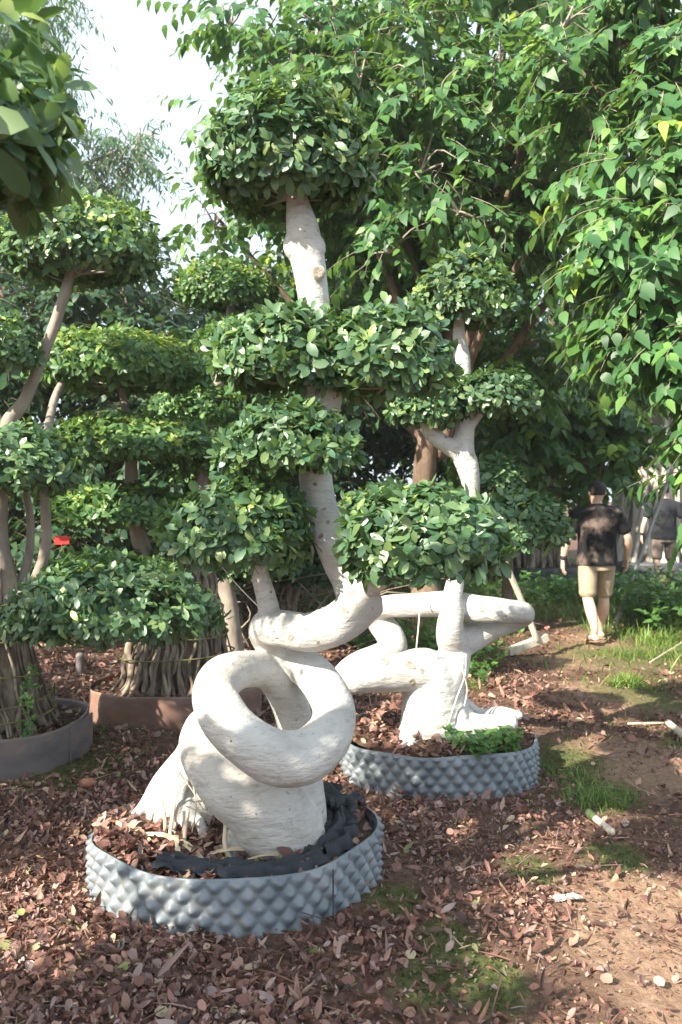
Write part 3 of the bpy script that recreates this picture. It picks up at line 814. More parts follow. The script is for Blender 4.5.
# ------------------------------------------------------------------ root-bundle ficuses
def bundle(root, cx, cy, z0, z1, r0, r1, n, seed, mat, name='trunk', rr=(.006, .019), bands=(), bandmat=None, extra=None, core=True):
    rg = np.random.default_rng(seed); mb = MB()
    if core:
        sweep(mb, [(cx, cy, z0 - .03, r0 * .75), (cx, cy, (z0 + z1) / 2, (r0 + r1) * .38), (cx, cy, z1 - .12, r1 * .55)], 5, 14, rough=.12, seed=seed)
    for k in range(n):
        a = rg.uniform(0, 6.283); tws = rg.normal(0, .35); f = rg.uniform(.82, 1.06)
        pts = []
        r = rg.uniform(*rr) * (1.6 if rg.random() < .15 else 1)
        m = 8
        for i in range(m):
            t = i / (m - 1); R = (r0 * (1 - t) ** 1.4 + r1 * (1 - (1 - t) ** 1.4)) * f; aa = a + tws * t + rg.normal(0, .07); R *= rg.uniform(.93, 1.05)
            if i == 0: R *= 1.12
            pts.append((cx + math.cos(aa) * R, cy + math.sin(aa) * R, z0 - .04 + (z1 - z0 + .04) * t, r * (1.1 - .3 * t) * rg.uniform(.85, 1.15)))
        sweep(mb, pts, 4, 7, rough=.1, seed=k)
    mb.build(name, mat, root)
    for p in extra or ():
        sb = MB(); sweep(sb, [q[:3] + (q[3] * .88,) for q in p], 6, 12, rough=.06, seed=int(abs(p[0][0]) * 50)); sb.build('stem', M['bark_grey'], root)
    for zb in bands:
        t = (zb - z0) / (z1 - z0); R = (r0 * (1 - t) ** 1.4 + r1 * (1 - (1 - t) ** 1.4)) * 1.09 + .012
        mb = MB(); a = np.linspace(0, 2 * np.pi, 33)
        sweep(mb, [(cx + math.cos(q) * R * (1 + .015 * math.sin(5 * q + zb * 30)), cy + math.sin(q) * R, zb + .02 * math.sin(q + zb * 20), .008) for q in a], 2, 6, flat=.6)
        mb.build('tie_band', bandmat or M['tie'], root)


def pads(root, lst, leafmat='ficus_far', twm='bark_grey'):
    for px, py, rx, rz, Y, sd, yg, L, dp in lst:
        c, a, b, h = px_pad(px, py, rx, rz, Y, dp)
        make_pad(root, [M[leafmat], M['ficus_young']], c, a, b, h, L * .92, sd, 6.0, yg, -.8, M[twm], amp=.08, stray=.02)


GT = 'clipped ficus trees in planters'
tA = empty('root_bundle_ficus', (POTA['c'][0], POTA['c'][1], .17), 'ficus at the left edge with tied root bundle and a wide low leafy pad', 'topiary tree', GT)
bundle(tA, POTA['c'][0] + .05, POTA['c'][1], .16, 1.12, .37, .13, 130, 5, M['aerial'], bands=(.30, .36, .52, .70, .86, .93), extra=[
    px_tube([(8, 615, 5.25, 18), (-5, 540, 5.25, 15), (0, 470, 5.25, 11), (8, 425, 5.25, 9), (26, 398, 5.25, 7), (46, 348, 5.25, 6.5), (64, 296, 5.25, 6), (76, 250, 5.25, 4)]),
    px_tube([(22, 610, 5.25, 10), (40, 570, 5.2, 7), (46, 540, 5.2, 6), (45, 490, 5.2, 5), (48, 430, 5.5, 5), (58, 390, 5.9, 4), (76, 366, 6.2, 2.5)]),
    px_tube([(12, 610, 5.3, 9), (28, 560, 5.35, 5), (30, 515, 5.35, 4.5), (22, 480, 5.35, 4)]),
    px_tube([(10, 600, 5.2, 10), (35, 590, 5.1, 8), (75, 590, 5.0, 6), (115, 595, 4.95, 4)]),
    px_tube([(0, 430, 5.25, 9), (-14, 400, 5.25, 7), (-40, 340, 5.3, 6)])])
pads(tA, [(112, 612, 100, 60, 4.95, 31, .09, .06, .75), (80, 254, 76, 52, 5.3, 32, .8, .062, .9), (24, 470, 52, 42, 5.0, 33, .04, .062, .9), (-6, 352, 44, 34, 5.05, 34, .03, .062, .9)], 'ficus')
mb = MB()
for k in range(3):   # little green creeper on the roots
    pass
rg = np.random.default_rng(8); T = []
for k in range(60):
    T.append(W(rg.normal(28, 4), rg.uniform(665, 745), 4.93) + rg.normal(0, .01, 3))
T = np.array(T); rosettes(mb, T, np.tile((0.2, -1, .3), (60, 1)), 4, .02, rg, 'heart')
mb.build('creeper', M['weed'], tA)

tB = empty('root_bundle_ficus', (POTB['c'][0], POTB['c'][1], .17), 'tiered ficus on tied roots in the brown stained planter', 'topiary tree', GT)
bundle(tB, POTB['c'][0], POTB['c'][1], .16, 1.02, .42, .26, 130, 15, M['aerial'], bands=(.42, .58, .74), extra=[
    px_tube([(175, 640, 6.42, 24), (160, 590, 6.42, 14), (140, 540, 6.42, 10), (132, 490, 6.42, 8), (130, 440, 6.42, 6), (122, 390, 6.42, 4)]),
    px_tube([(185, 630, 6.42, 16), (190, 570, 6.5, 9), (200, 500, 6.5, 7), (205, 450, 6.5, 5)])])
sweepm = MB()
pads(tB, [(120, 370, 84, 40, 6.3, 41, .95, .066, .85), (128, 446, 84, 29, 6.3, 42, .6, .066, .8), (122, 512, 76, 27, 6.3, 43, .35, .066, .8), (205, 462, 46, 26, 6.6, 44, .05, .066, .8), (150, 570, 60, 30, 6.6, 45, .03, .066, .8)])

tC = empty('tall_tiered_ficus', (-.95, 8.2, 0), 'slim far ficus whose domed yellow-tipped top pad shows left of the coiled tree', 'topiary tree', GT)
mb = MB()
bx = [(232, 664, 8.2, 14), (228, 600, 8.2, 9), (212, 520, 8.2, 8), (206, 440, 8.2, 7), (222, 370, 8.2, 6), (232, 300, 8.2, 4)]
sweep(mb, px_tube(bx), 6, 12, rough=.05)
sweep(mb, px_tube([(214, 520, 8.2, 5), (196, 440, 8.2, 4), (180, 420, 8.2, 3)]), 5, 8)
mb.build('trunk', M['bark_grey'], tC)
pads(tC, [(231, 293, 46, 32, 8.2, 51, .8, .062, .9), (246, 342, 44, 28, 8.1, 52, .12, .066, .85), (196, 412, 44, 26, 8.2, 53, .3, .066, .85), (235, 470, 54, 28, 8.3, 54, .1, .066, .85), (250, 560, 50, 36, 8.4, 56, .03, .07, .85)])

# two small ficuses behind the coiled trunk, and two far root-trunked ones on the right
tE = empty('shrubby_ficus', (-.75, 9.2, 0), 'dark bushy ficus with bare crooked stems behind the coiled trunk', 'shrub')
mb = MB(); rg = np.random.default_rng(4)
for k in range(16):
    x = -.75 + rg.uniform(-.7, .7); y = 9.2 + rg.uniform(-.4, .4)
    sweep(mb, [(x, y, -.03, .03), (x + rg.normal(0, .12), y, .5, .024), (x + rg.normal(0, .3), y + rg.normal(0, .1), 1.0, .017), (x + rg.normal(0, .4), y, 1.5, .01)], 4, 7, rough=.1, seed=k)
for k in range(40):
    x = -.75 + rg.uniform(-1.0, 1.0); y = 8.9 + rg.uniform(-.4, .4)
    sweep(mb, [(x, y, .1, .01), (x + rg.normal(0, .4), y, .3 + rg.uniform(0, .3), .008), (x + rg.normal(0, .7), y, .2 + rg.uniform(0, .8), .004)], 4, 5)
mb.build('stems', M['aerial'], tE)
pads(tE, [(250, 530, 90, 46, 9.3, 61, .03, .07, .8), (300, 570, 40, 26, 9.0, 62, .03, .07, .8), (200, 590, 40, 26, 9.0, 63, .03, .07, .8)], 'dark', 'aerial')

POTF = dict(c=(3.45, 16.2), r=.95, h=.30)
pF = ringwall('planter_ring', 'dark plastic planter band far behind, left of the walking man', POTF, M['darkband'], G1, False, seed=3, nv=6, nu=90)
soil(POTF, pF)
tF = empty('root_bundle_ficus', (3.45, 16.2, .2), 'dark root-trunked ficus in the far dark planter left of the walking man', 'topiary tree', GT)
bundle(tF, 3.45, 16.2, .2, 2.3, .62, .42, 60, 25, M['aerial'], rr=(.02, .05), extra=[[(3.45, 16.2, 2.2, .3), (3.4, 16.2, 3.0, .2), (3.6, 16.2, 4.0, .12)]])
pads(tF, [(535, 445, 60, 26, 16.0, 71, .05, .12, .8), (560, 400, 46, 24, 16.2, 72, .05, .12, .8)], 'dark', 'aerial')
POTG = dict(c=(5.95, 17.0), r=1.0, h=.32)
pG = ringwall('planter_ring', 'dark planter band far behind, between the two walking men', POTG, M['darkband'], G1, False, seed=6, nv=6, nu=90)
soil(POTG, pG)
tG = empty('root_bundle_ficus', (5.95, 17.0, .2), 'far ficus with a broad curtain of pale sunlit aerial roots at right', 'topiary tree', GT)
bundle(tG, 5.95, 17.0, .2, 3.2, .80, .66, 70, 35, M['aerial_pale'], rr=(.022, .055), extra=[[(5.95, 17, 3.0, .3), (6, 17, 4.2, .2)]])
pads(tG, [(655, 395, 60, 26, 16.6, 75, .3, .12, .8)], 'broad', 'aerial_pale')


# ------------------------------------------------------------------ trees
def spray_crown(mb, tw, clusters, nspray, L, seed, shape='heart', young=.06, droop=.55, per=11, tl=.5, outward=True, hub=None):
    """leafy twigs: each cluster is an ellipsoid (x, y, z, rx, ry, rz) filled with drooping twigs carrying alternate leaves"""
    rg = np.random.default_rng(seed)
    w = np.array([c[3] * c[4] + c[3] * c[5] + c[4] * c[5] for c in clusters]); w = w / w.sum()
    for c, wi in zip(clusters, w):
        n = max(3, int(nspray * wi))
        C = np.array(c[:3]); R = np.array(c[3:])
        D = nrm(rg.normal(size=(n, 3)))
        k = rg.random(n) ** .45
        P = C + D * R * k[:, None]
        ax = nrm(D * np.array((1, 1, .55)) + rg.normal(0, .35, (n, 3)) + np.array((0, 0, -droop * .6)))
        t = np.linspace(.05, 1, per)
        TL = tl * rg.uniform(.6, 1.2, n)
        pts = P[:, None, :] + ax[:, None, :] * (t[None, :, None] * TL[:, None, None]) + np.array((0, 0, -1.0)) * (droop * .35 * (t ** 2)[None, :, None] * TL[:, None, None])
        side = nrm(np.cross(ax, np.array((0, 0, 1.0))))
        sg = np.where(np.arange(per) % 2 == 0, 1, -1)[None, :, None]
        hang = droop * rg.uniform(.5, 1.5, (n, per, 1))
        D2 = ax[:, None, :] * .55 + side[:, None, :] * sg * .8 + np.array((0, 0, -1.0)) * hang + rg.normal(0, .2, (n, per, 3))
        Nn = np.array((0, 0, 1.0)) + D[:, None, :] * .75 + rg.normal(0, .28, (n, per, 3))
        Ls = L * np.clip(rg.normal(1, .22, (n, per)), .45, 1.4) * (1.08 - .3 * t)[None, :]
        yg = np.repeat(rg.random(n) < young * np.clip(.5 + D[:, 2], .1, 1.5), per).reshape(n, per)
        mi = (yg & (t[None, :] > .3)).astype(int)
        q = pts.reshape(-1, 3); d2 = D2.reshape(-1, 3)
        leaves(mb, q + nrm(d2) * L * .18, d2, Nn.reshape(-1, 3), Ls.ravel(), shape, .1, .07, mi.ravel(), rg)
        if tw is not None:
            h = C if hub is None else np.array(hub)
            for i in range(n):
                e = pts[i, -1]
                sweep(tw, [tuple(P[i]) + (L * .025,), tuple(pts[i, per // 2]) + (L * .018,), tuple(e) + (L * .008,)], 2, 4, cap=False)
            for i in rg.choice(n, min(n, 6), replace=False):
                sweep(tw, [tuple(C - (0, 0, R[2] * .4)) + (L * .09,), tuple((C + P[i]) / 2 + rg.normal(0, .05, 3)) + (L * .06,), tuple(P[i]) + (L * .025,)], 3, 5, cap=False)


def shell(c, R, n, rc, seed, keep=lambda p: True):
    """clusters spread over and inside an ellipsoidal crown"""
    rg = np.random.default_rng(seed); out = []
    while len(out) < n:
        d = nrm(rg.normal(size=3)); k = rg.random() ** .4
        p = np.array(c) + d * np.array(R) * k
        if keep(p):
            s = rc * rg.uniform(.65, 1.3); out.append(tuple(p) + (s, s, s * .7))
    return out


def limbs(mb, base, top, r, clusters, seed, n=14, seg=9):
    rg = np.random.default_rng(seed)
    base = np.array(base); top = np.array(top)
    mids = [base + (top - base) * t + rg.normal(0, .06, 3) * np.linalg.norm(top - base) * t * (1 - t) * 2 for t in (0, .25, .5, .75, 1)]
    sweep(mb, [tuple(m) + (r * (1.25 - .25 * min(1, 4 * t)) * (1 - .65 * t),) for m, t in zip(mids, (0, .25, .5, .75, 1))], 6, 14, rough=.06, seed=seed)
    for i in rg.choice(len(clusters), min(n, len(clusters)), replace=False):
        c = np.array(clusters[i][:3]); t = rg.uniform(.35, .95)
        a = base + (top - base) * t
        if c[2] < a[2]: a = base + (top - base) * .35
        m = (a + c) / 2 + np.array((0, 0, .15)) + rg.normal(0, .12, 3)
        sweep(mb, [tuple(a) + (r * .42,), tuple(m) + (r * .26,), tuple(c) + (r * .1,)], 5, 8, rough=.06, seed=int(i))


def vis(p):
    """sky gap kept open up and left of the big crown"""
    px = 341 + F * p[0] / p[1]; py = 494 - F * (p[2] - CAM_H) / p[1]
    return px, py


# the big broad-leaved tree behind the coiled ficus
bt = empty('broadleaf_tree', (.92, 8.9, 0), 'big broad-leaved tree with drooping heart-shaped leaves and brown trunk, behind both white trunks', 'tree', 'broad-leaved trees')


def sunlit_gap(p, spots=(((2.75, 9.6, .2), .75), ((2.75, 9.6, .9), .75), ((2.75, 9.6, 1.5), .75), ((5.2, 14.6, 1.3), .6), ((3.2, 10.6, .6), .6))):
    for q, r in spots:
        d = np.asarray(p) - np.array(q); t = max(0, d @ TO_SUN)
        if np.linalg.norm(d - TO_SUN * t) < r: return True
    return False


def keep_bt(p):
    if sunlit_gap(p): return False
    px, py = vis(p)
    if px < 196 and 80 < py < 215: return False
    if px < 190 - (py < 60) * 0 : return False
    if abs(px - 545) < 26 and abs(py - 285) < 32: return False
    if px > 535 and py > 360: return False
    return py < 470 and py > -140


cl = shell((1.35, 8.6, 4.35), (2.5, 1.6, 2.7), 58, .62, 101, keep_bt)
for px, py, Y in ((260, 30, 7.8), (230, 15, 7.9), (300, 60, 7.6), (360, 70, 7.2), (440, 100, 7.0), (420, 160, 7.0), (460, 200, 6.9), (500, 60, 7.1), (590, 70, 6.8), (250, 170, 7.8), (390, 240, 7.4), (240, 120, 8.2), (410, 20, 7.2), (330, 20, 7.8), (560, 20, 7), (640, 60, 6.6), (590, 150, 6.8), (215, 215, 8.4), (370, 150, 7.6)):
    cl.append(tuple(W(px, py, Y)) + (.36, .36, .26))
mb = MB(); tw = MB()
spray_crown(mb, tw, cl, 3000, .128, 102, young=.14, tl=.40)
mb.build('crown', [M['broad'], M['broad_young']], bt)
tk = MB(); limbs(tk, (.92, 8.9, -.05), (1.1, 8.9, 5.6), .15, cl, 103, 26)
sweep(tk, px_tube([(440, 430, 8.8, 12), (470, 250, 8.3, 8), (500, 185, 7.7, 5), (545, 180, 7.3, 3)]), 5, 8)
sweep(tk, px_tube([(430, 400, 8.8, 11), (424, 300, 8.4, 7), (500, 220, 8, 4)]), 5, 8)
tk.build('trunk', M['bark'], bt); tw.build('twigs', M['bark_grey'], bt)

# the nearer one at the right edge
br = empty('broadleaf_tree', (3.15, 6.3, 0), 'nearer broad-leaved tree hanging large pale green leaves down the right edge', 'tree', 'broad-leaved trees')
cl = []
for px, py, Y in ((600, 190, 5.8), (650, 170, 5.5), (640, 225, 5.4), (680, 280, 5.2), (600, 255, 5.8), (640, 290, 5.4), (690, 350, 5.2), (690, 220, 5.2), (590, 120, 6.2), (660, 100, 5.8), (700, 150, 5.4), (620, 40, 6.2), (690, 40, 5.8), (715, 420, 5.4), (725, 470, 5.3), (705, 375, 5.3), (655, 335, 5.5), (740, 300, 5.3), (760, 200, 5.4), (750, 100, 5.6), (730, -20, 5.8), (640, -30, 6.0), (570, 60, 6.3), (615, 330, 5.9)):
    cl.append(tuple(W(px, py, Y)) + (.24, .24, .18))
cl2 = shell((3.6, 6.6, 4.8), (1.0, 1.1, 1.7), 16, .5, 111)
mb = MB(); tw = MB()
spray_crown(mb, tw, cl, 860, .128, 112, young=.05, droop=.7, tl=.28, per=8)
spray_crown(mb, tw, cl2, 460, .13, 114, young=.05, droop=.6)
mb.build('crown', [M['broad'], M['broad_young']], br)
tk = MB(); limbs(tk, (3.15, 6.3, -.05), (3.3, 6.4, 5.6), .13, cl + cl2, 113, 26)
tk.build('trunk', M['bark'], br); tw.build('twigs', M['bark_grey'], br)

# low spray of broad leaves beside the walking man
bs = empty('broadleaf_sapling', (2.0, 10.9, 0), 'broad-leaved sapling with bright low leaves above the man\'s path', 'tree', 'broad-leaved trees')
cl = [tuple(W(px, py, Y)) + (.42, .42, .3) for px, py, Y in ((520, 440, 10.4), (560, 430, 10.6), (540, 400, 10.5), (590, 415, 10.8), (500, 400, 10.4), (600, 465, 10.8), (480, 450, 10.8), (625, 430, 10.9), (570, 370, 10.9), (530, 480, 11.2), (610, 380, 11))]
mb = MB(); tw = MB(); spray_crown(mb, tw, cl, 330, .17, 122, young=.35, droop=.6, tl=.4)
mb.build('crown', [M['broad'], M['broad_young']], bs)
tk = MB(); limbs(tk, (2.0, 10.9, -.05), (2.1, 10.9, 2.7), .07, cl, 123, 10); tk.build('trunk', M['bark'], bs); tw.build('twigs', M['bark_grey'], bs)

# background wall of trees, each its own
GB = 'dark trees closing the background'
BT = [((-4.4, 11.2), (1.6, 1.3, 2.0), 2.7, 'low dark leafy tree close behind the tied root bundles at left'),
      ((-1.9, 10.6), (1.3, 1.0, 1.5), 2.0, 'low dark leafy tree between the tiered ficus and the slim far ficus'),
      ((-6.0, 13.0), (2.2, 1.8, 2.3), 3.0, 'dark dense tree standing far behind at the left edge'),
      ((-3.2, 12.4), (2.0, 1.6, 2.1), 3.2, 'dark dense tree behind the tiered ficus, below the gap of open sky'),
      ((-.8, 13.0), (2.0, 1.6, 2.5), 3.35, 'dark dense tree behind the slim far ficus and the coiled trunk'),
      ((1.6, 14.5), (2.0, 1.7, 2.9), 4.0, 'dark dense tree filling the shade behind the big broad-leaved tree'),
      ((4.4, 19.5), (2.4, 1.9, 3.6), 5.2, 'tall dark tree far behind the walking man'),
      ((-.2, 17.0), (2.4, 1.8, 3.0), 3.4, 'dark dense tree far behind, seen between the tiers of the coiled ficus'),
      ((8.3, 21.0), (2.6, 2.0, 3.6), 5.0, 'dark tree far behind the pale root curtain at right')]
for i, ((x, y), R, zc, lab) in enumerate(BT):
    o = empty('background_tree', (x, y, 0), lab, 'tree', GB)
    def kp(p, _n=i):
        px, py = vis(p)
        return not (abs(px - 545) < 18 and abs(py - 285) < 26)
    cl = shell((x, y, zc), R, 30, .62, 200 + i, kp)
    for q in range(6): cl.append((x + (q - 2.5) * R[0] * .36, y - .6, .9 + .3 * (q % 3), .6, .5, .5)) if i < 5 else None
    mb = MB(); tw = MB() if i < 5 else None
    spray_crown(mb, tw, cl, 1250, .15 if y < 14 else .2, 220 + i, 'heart' if i % 2 else 'ficus', .06, .4, 10, .5)
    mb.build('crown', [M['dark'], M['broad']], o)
    tk = MB(); limbs(tk, (x, y, -.05), (x + .2, y, zc + R[2] * .7), .16, cl, 240 + i, 10); 
    tk.build('trunk', M['bark'], o)
    if tw: tw.build('twigs', M['bark'], o)

# feathery tree against the sky
ft = empty('feathery_tree', (-5.6, 15.5, 0), 'tall feathery tree with fine pale foliage against the bright sky', 'tree')
cl = []
for px, py, r in ((10, 10, .8), (40, 0, .7), (25, 55, .6), (0, 60, .8), (-30, 40, .9), (90, 140, .5), (120, 150, .55), (140, 135, .35), (95, 180, .5), (70, 170, .6), (40, 120, .7), (0, 140, .9), (30, 190, .8), (-40, 150, .9)):
    cl.append(tuple(W(px, py, 15 + RNG.uniform(-.5, .5))) + (r, r, r * .7))
mb = MB(); tw = MB(); spray_crown(mb, tw, cl, 900, .16, 301, 'slim', .05, .7, 14, .8)
mb.build('crown', [M['feather'], M['broad_young']], ft)
tk = MB(); limbs(tk, (-5.6, 15.5, -.05), tuple(W(10, 30, 15.2)), .17, cl, 303, 14); tk.build('trunk', M['bark_grey'], ft); tw.build('twigs', M['bark_grey'], ft)

# near ficus whose crown pokes in at upper left; the rest of it stands outside the frame and shades the planter
nf = empty('near_ficus', (-1.75, 1.75, 0), 'near ficus reaching large dark leaves into the upper left corner', 'topiary tree')
tk = MB()
sweep(tk, [(-1.75, 1.75, -.05, .12), (-1.8, 1.7, .7, .09), (-1.7, 1.75, 1.4, .075), (-1.75, 1.7, 2.2, .06), (-1.7, 1.7, 3.0, .035)], 6, 14, rough=.05)
sweep(tk, [(-1.74, 1.74, 1.6, .05), (-1.3, 1.75, 1.95, .035), (-.85, 1.8, 2.05, .018)], 5, 10)
tk.build('trunk', M['bark_white'], nf)
make_pad(nf, [M['ficus'], M['ficus_young']], np.array((-.81, 1.80, 2.25)), .27, .28, .26, .070, 401, 4.8, .30, -.6, M['bark_grey'], amp=.16, stray=.12)

# direction to the sun, shared with the lamp below
# unseen trees added for shade: leaf clusters block the sun over chosen spots
SHADE = [
    ('unseen shade tree left of the nearest planter, crown shaped to shade it', [((-.30, 3.05, .1), 4.0, .24), ((.05, 3.15, .1), 4.2, .26), (( .2, 3.45, .1), 4.3, .22), ((-.32, 3.42, .30), 4.1, .13), ((-.12, 3.45, .28), 4.3, .15), ((.1, 2.7, 0), 4.0, .3), ((-.5, 2.62, 0), 3.8, .25), ((-.9, 2.5, 0), 3.7, .25), ((-.2, 2.5, 0), 3.7, .25)]),
    ('unseen shade tree left of the tied root bundle, crown shaped to shade the ground', [((-1.3, 4.6, 0), 4.0, .40), ((-1.0, 5.2, 0), 4.2, .45), ((-1.5, 5.4, .2), 4.2, .4), ((-.9, 4.3, 0), 4.0, .3), ((-1.7, 4.5, .1), 3.8, .4), ((.45, 4.75, .1), 5.4, .22), ((.8, 4.8, .1), 5.5, .22), ((-1.3, 4.95, .9), 4.0, .3)]),
    ('unseen shade tree left of the row of tied root bundles, crown shaped to shade the left background', [((-2.2, 6.6, .2), 3.4, .5), ((-1.6, 6.8, .1), 3.9, .5), ((-2.6, 7.6, .2), 3.6, .6), ((-1.8, 8.0, .1), 4.2, .6), ((-1.0, 7.6, .1), 4.8, .5), ((-1.2, 9.0, .3), 4.8, .6), ((-2.4, 9.2, .3), 4.0, .7), ((-.6, 6.6, 0), 4.9, .3), ((-1.9, 5.9, .2), 3.6, .4), ((-.95, 5.9, .25), 4.4, .32)])]
for k, (lab, tg) in enumerate(SHADE):
    cl = []
    for T, t, r in tg:
        p = np.array(T) + TO_SUN * t; cl.append(tuple(p) + (r, r, r * .8))
    m_ = np.mean([c[:3] for c in cl], 0)
    o = empty('unseen_shade_tree', (m_[0] - .3, m_[1], 0), lab, 'tree', 'unseen trees shaped to cast shade')
    mb = MB(); spray_crown(mb, None, cl, 330, .13, 520 + k, young=.05, tl=.22, per=8)
    mb.build('crown', [M['broad'], M['broad_young']], o)
    tk = MB(); limbs(tk, (m_[0] - .3, m_[1], -.05), (m_[0] - .2, m_[1], m_[2] + .3), .09, cl, 540 + k, 20); tk.build('trunk', M['bark'], o)

# ------------------------------------------------------------------ litter, moss, grass
def in_pot(x, y, grow=.03):
    m = np.zeros(x.shape, bool)
    for p in (POT1, POT2, POTA, POTB): m |= np.hypot(x - p['c'][0], y - p['c'][1]) < p['r'] + grow
    return m


rg = np.random.default_rng(77)
mb = MB()
for y0, y1, dn, Lm in ((2.0, 3.2, 6000, .032), (3.2, 4.4, 4800, .032), (4.4, 6.0, 2900, .036), (6.0, 9.0, 1000, .048), (9, 14, 300, .06)):
    n = int((y1 - y0) * (.86 * y1 + 1.0) * dn)
    y = rg.uniform(y0, y1, n); x = rg.uniform(-1, 1, n) * (.43 * y + .5)
    keepp = ~in_pot(x, y)
    b = mask(BARE, x, y); g = mask(GRASSY, x, y); ms = mask(MOSS, x, y)
    dens = (.72 + .55 * wob(x * .6, y * .6)) * (1 - .70 * np.clip(b * 1.3, 0, 1)) * (1 - .7 * g) * (1 - .78 * np.clip(ms * 1.2, 0, 1))
    dens *= np.where(x > .35 * y * .5, .75, 1.0)
    k = keepp & (rg.random(n) < np.clip(dens, .05, 1))
    x = x[k]; y = y[k]; n = len(x)
    scrap = rg.random(n) < np.where(x > .12 * y, .82, .55)
    z = hgt(x, y) + .004 + rg.random(n) ** 2 * .030
    a = rg.uniform(0, 6.283, n)
    D = np.stack((np.cos(a), np.sin(a), rg.normal(.08, .40, n)), 1)
    Nn = np.stack((rg.normal(0, .6, n), rg.normal(0, .6, n), np.ones(n)), 1)
    Ls = Lm * np.where(scrap, rg.uniform(.22, .7, n), np.clip(rg.normal(1.1, .28, n), .5, 1.9))
    kind = rg.integers(0, 5, n)
    for q, (shp, cu, fo) in enumerate((('dead', -.22, .22), ('dead', .16, .5), ('long', -.3, .3), ('round', -.14, .1), ('long', .22, .15))):
        sel = kind == q
        leaves(mb, np.stack((x, y, z), 1)[sel] - nrm(D[sel]) * .02, D[sel], Nn[sel], Ls[sel] * (1.2 if shp == 'long' else 1), shp, cu, fo, None, rg)
for pot, heap, n in ((POT1, HEAP1, 2600), (POT2, None, 900), (POTA, None, 500), (POTB, None, 400)):
    r = pot['r'] * .97 * np.sqrt(rg.random(n)); a = rg.uniform(0, 6.283, n)
    x = pot['c'][0] + r * np.cos(a); y = pot['c'][1] + r * np.sin(a)
    if pot is POT1:
        k = (rg.random(n) < np.where(x < -.45, 1, .45)); x = x[k]; y = y[k]; n = len(x)
    z = soil_h(pot, x, y, heap) + .003 + rg.random(n) ** 2 * .03
    a = rg.uniform(0, 6.283, n)
    D = np.stack((np.cos(a), np.sin(a), rg.normal(.05, .3, n)), 1)
    Nn = np.stack((rg.normal(0, .45, n), rg.normal(0, .45, n), np.ones(n)), 1)
    leaves(mb, np.stack((x, y, z), 1) - nrm(D) * .015, D, Nn, .042 * np.clip(rg.normal(1, .3, n), .4, 1.7), 'dead', -.16, .18, None, rg)
for k in range(420):   # snapped twigs among the leaves
    y0 = 2.3 + 5.5 * rg.random() ** 1.3; x0 = rg.uniform(-1, 1) * (.42 * y0 + .3)
    if in_pot(np.array([x0]), np.array([y0]), .06)[0]: continue
    a = rg.uniform(0, 6.283); ln = rg.uniform(.02, .11); z0 = float(hgt(np.array(x0), np.array(y0))) + .02 + rg.random() * .015
    d = np.array((math.cos(a), math.sin(a), rg.normal(0, .12))) * ln
    p = np.array((x0, y0, z0)); r = rg.uniform(.0012, .003)
    sweep(mb, [tuple(p - d) + (r,), tuple(p + np.array((rg.normal(0, .1) * ln, rg.normal(0, .1) * ln, .004))) + (r,), tuple(p + d) + (r * .6,)], 2, 5)
tag(mb.build('leaf_litter', M['litter']), 'reddish brown fallen leaves carpeting the ground and the planters', 'fallen leaves', kind='stuff')

mb = MB()   # moss cushions
n = 60000
y = rg.uniform(2.4, 8, n); x = rg.uniform(-1, 1, n) * (.42 * y + .2)
k = (mask(MOSS, x, y) > .30 + .5 * rg.random(n)) & ~in_pot(x, y)
x = x[k]; y = y[k]; n = len(x)
a = rg.uniform(0, 6.283, n)
D = np.stack((np.cos(a) * .7, np.sin(a) * .7, rg.uniform(.3, 1.2, n)), 1)
leaves(mb, np.stack((x, y, hgt(x, y) - .002), 1), D, rg.normal(0, 1, (n, 3)), rg.uniform(.008, .02, n), 'ficus', .1, .05, None, rg)
tag(mb.build('moss', M['moss']), 'short green moss cushions between the fallen leaves', 'moss', kind='stuff')


def blades(mb, x, y, h, rg, lean=.45, wid='blade'):
    n = len(x); a = rg.uniform(0, 6.283, n)
    D = np.stack((np.cos(a) * lean, np.sin(a) * lean, np.ones(n)), 1) + rg.normal(0, .15, (n, 3))
    Nn = np.stack((np.cos(a), np.sin(a), np.zeros(n)), 1) * -1 + np.array((0, 0, .5))
    leaves(mb, np.stack((x, y, hgt(x, y) - .005), 1), D, Nn, h, wid, .18, .06, None, rg)


mb = MB()
n = 60000
y = rg.uniform(7, 22, n); x = rg.uniform(-.32, .48, n) * y
path = np.abs(x - 2.45 - .02 * (y - 9)) < .5 + .2 * np.sin(y * 1.7)
gm = mask(GRASSY, x, y)
k = (rg.random(n) < np.clip(gm * 1.1 + (y > 11) * .55, 0, 1)) & ~(path & (y < 11) & (rg.random(n) < .9))
blades(mb, x[k], y[k], rg.uniform(.06, .22, k.sum()), rg)
for px, py, r, m, hh in ((626, 690, .10, 160, .20), (600, 797, .13, 260, .13), (575, 775, .15, 120, .09), (640, 655, .3, 260, .16), (470, 690, .15, 90, .14), (540, 765, .10, 60, .08), (672, 745, .06, 70, .08), (665, 640, .35, 260, .2), (650, 690, .2, 100, .12), (635, 725, .25, 60, .08), (600, 735, .2, 40, .06), (555, 745, .2, 70, .08)):
    cx, cy = gp(px, py)
    x = cx + rg.normal(0, r * .6, m); y = cy + rg.normal(0, r * .6, m)
    x = np.repeat(x, 3) + rg.normal(0, .02, 3 * m); y = np.repeat(y, 3) + rg.normal(0, .02, 3 * m)
    blades(mb, x, y, hh * .68 * rg.uniform(.35, 1.2, 3 * m), rg, .6)
tag(mb.build('grass', M['grass']), 'thin green grass tufts along the path and between the trees', 'grass', kind='stuff')

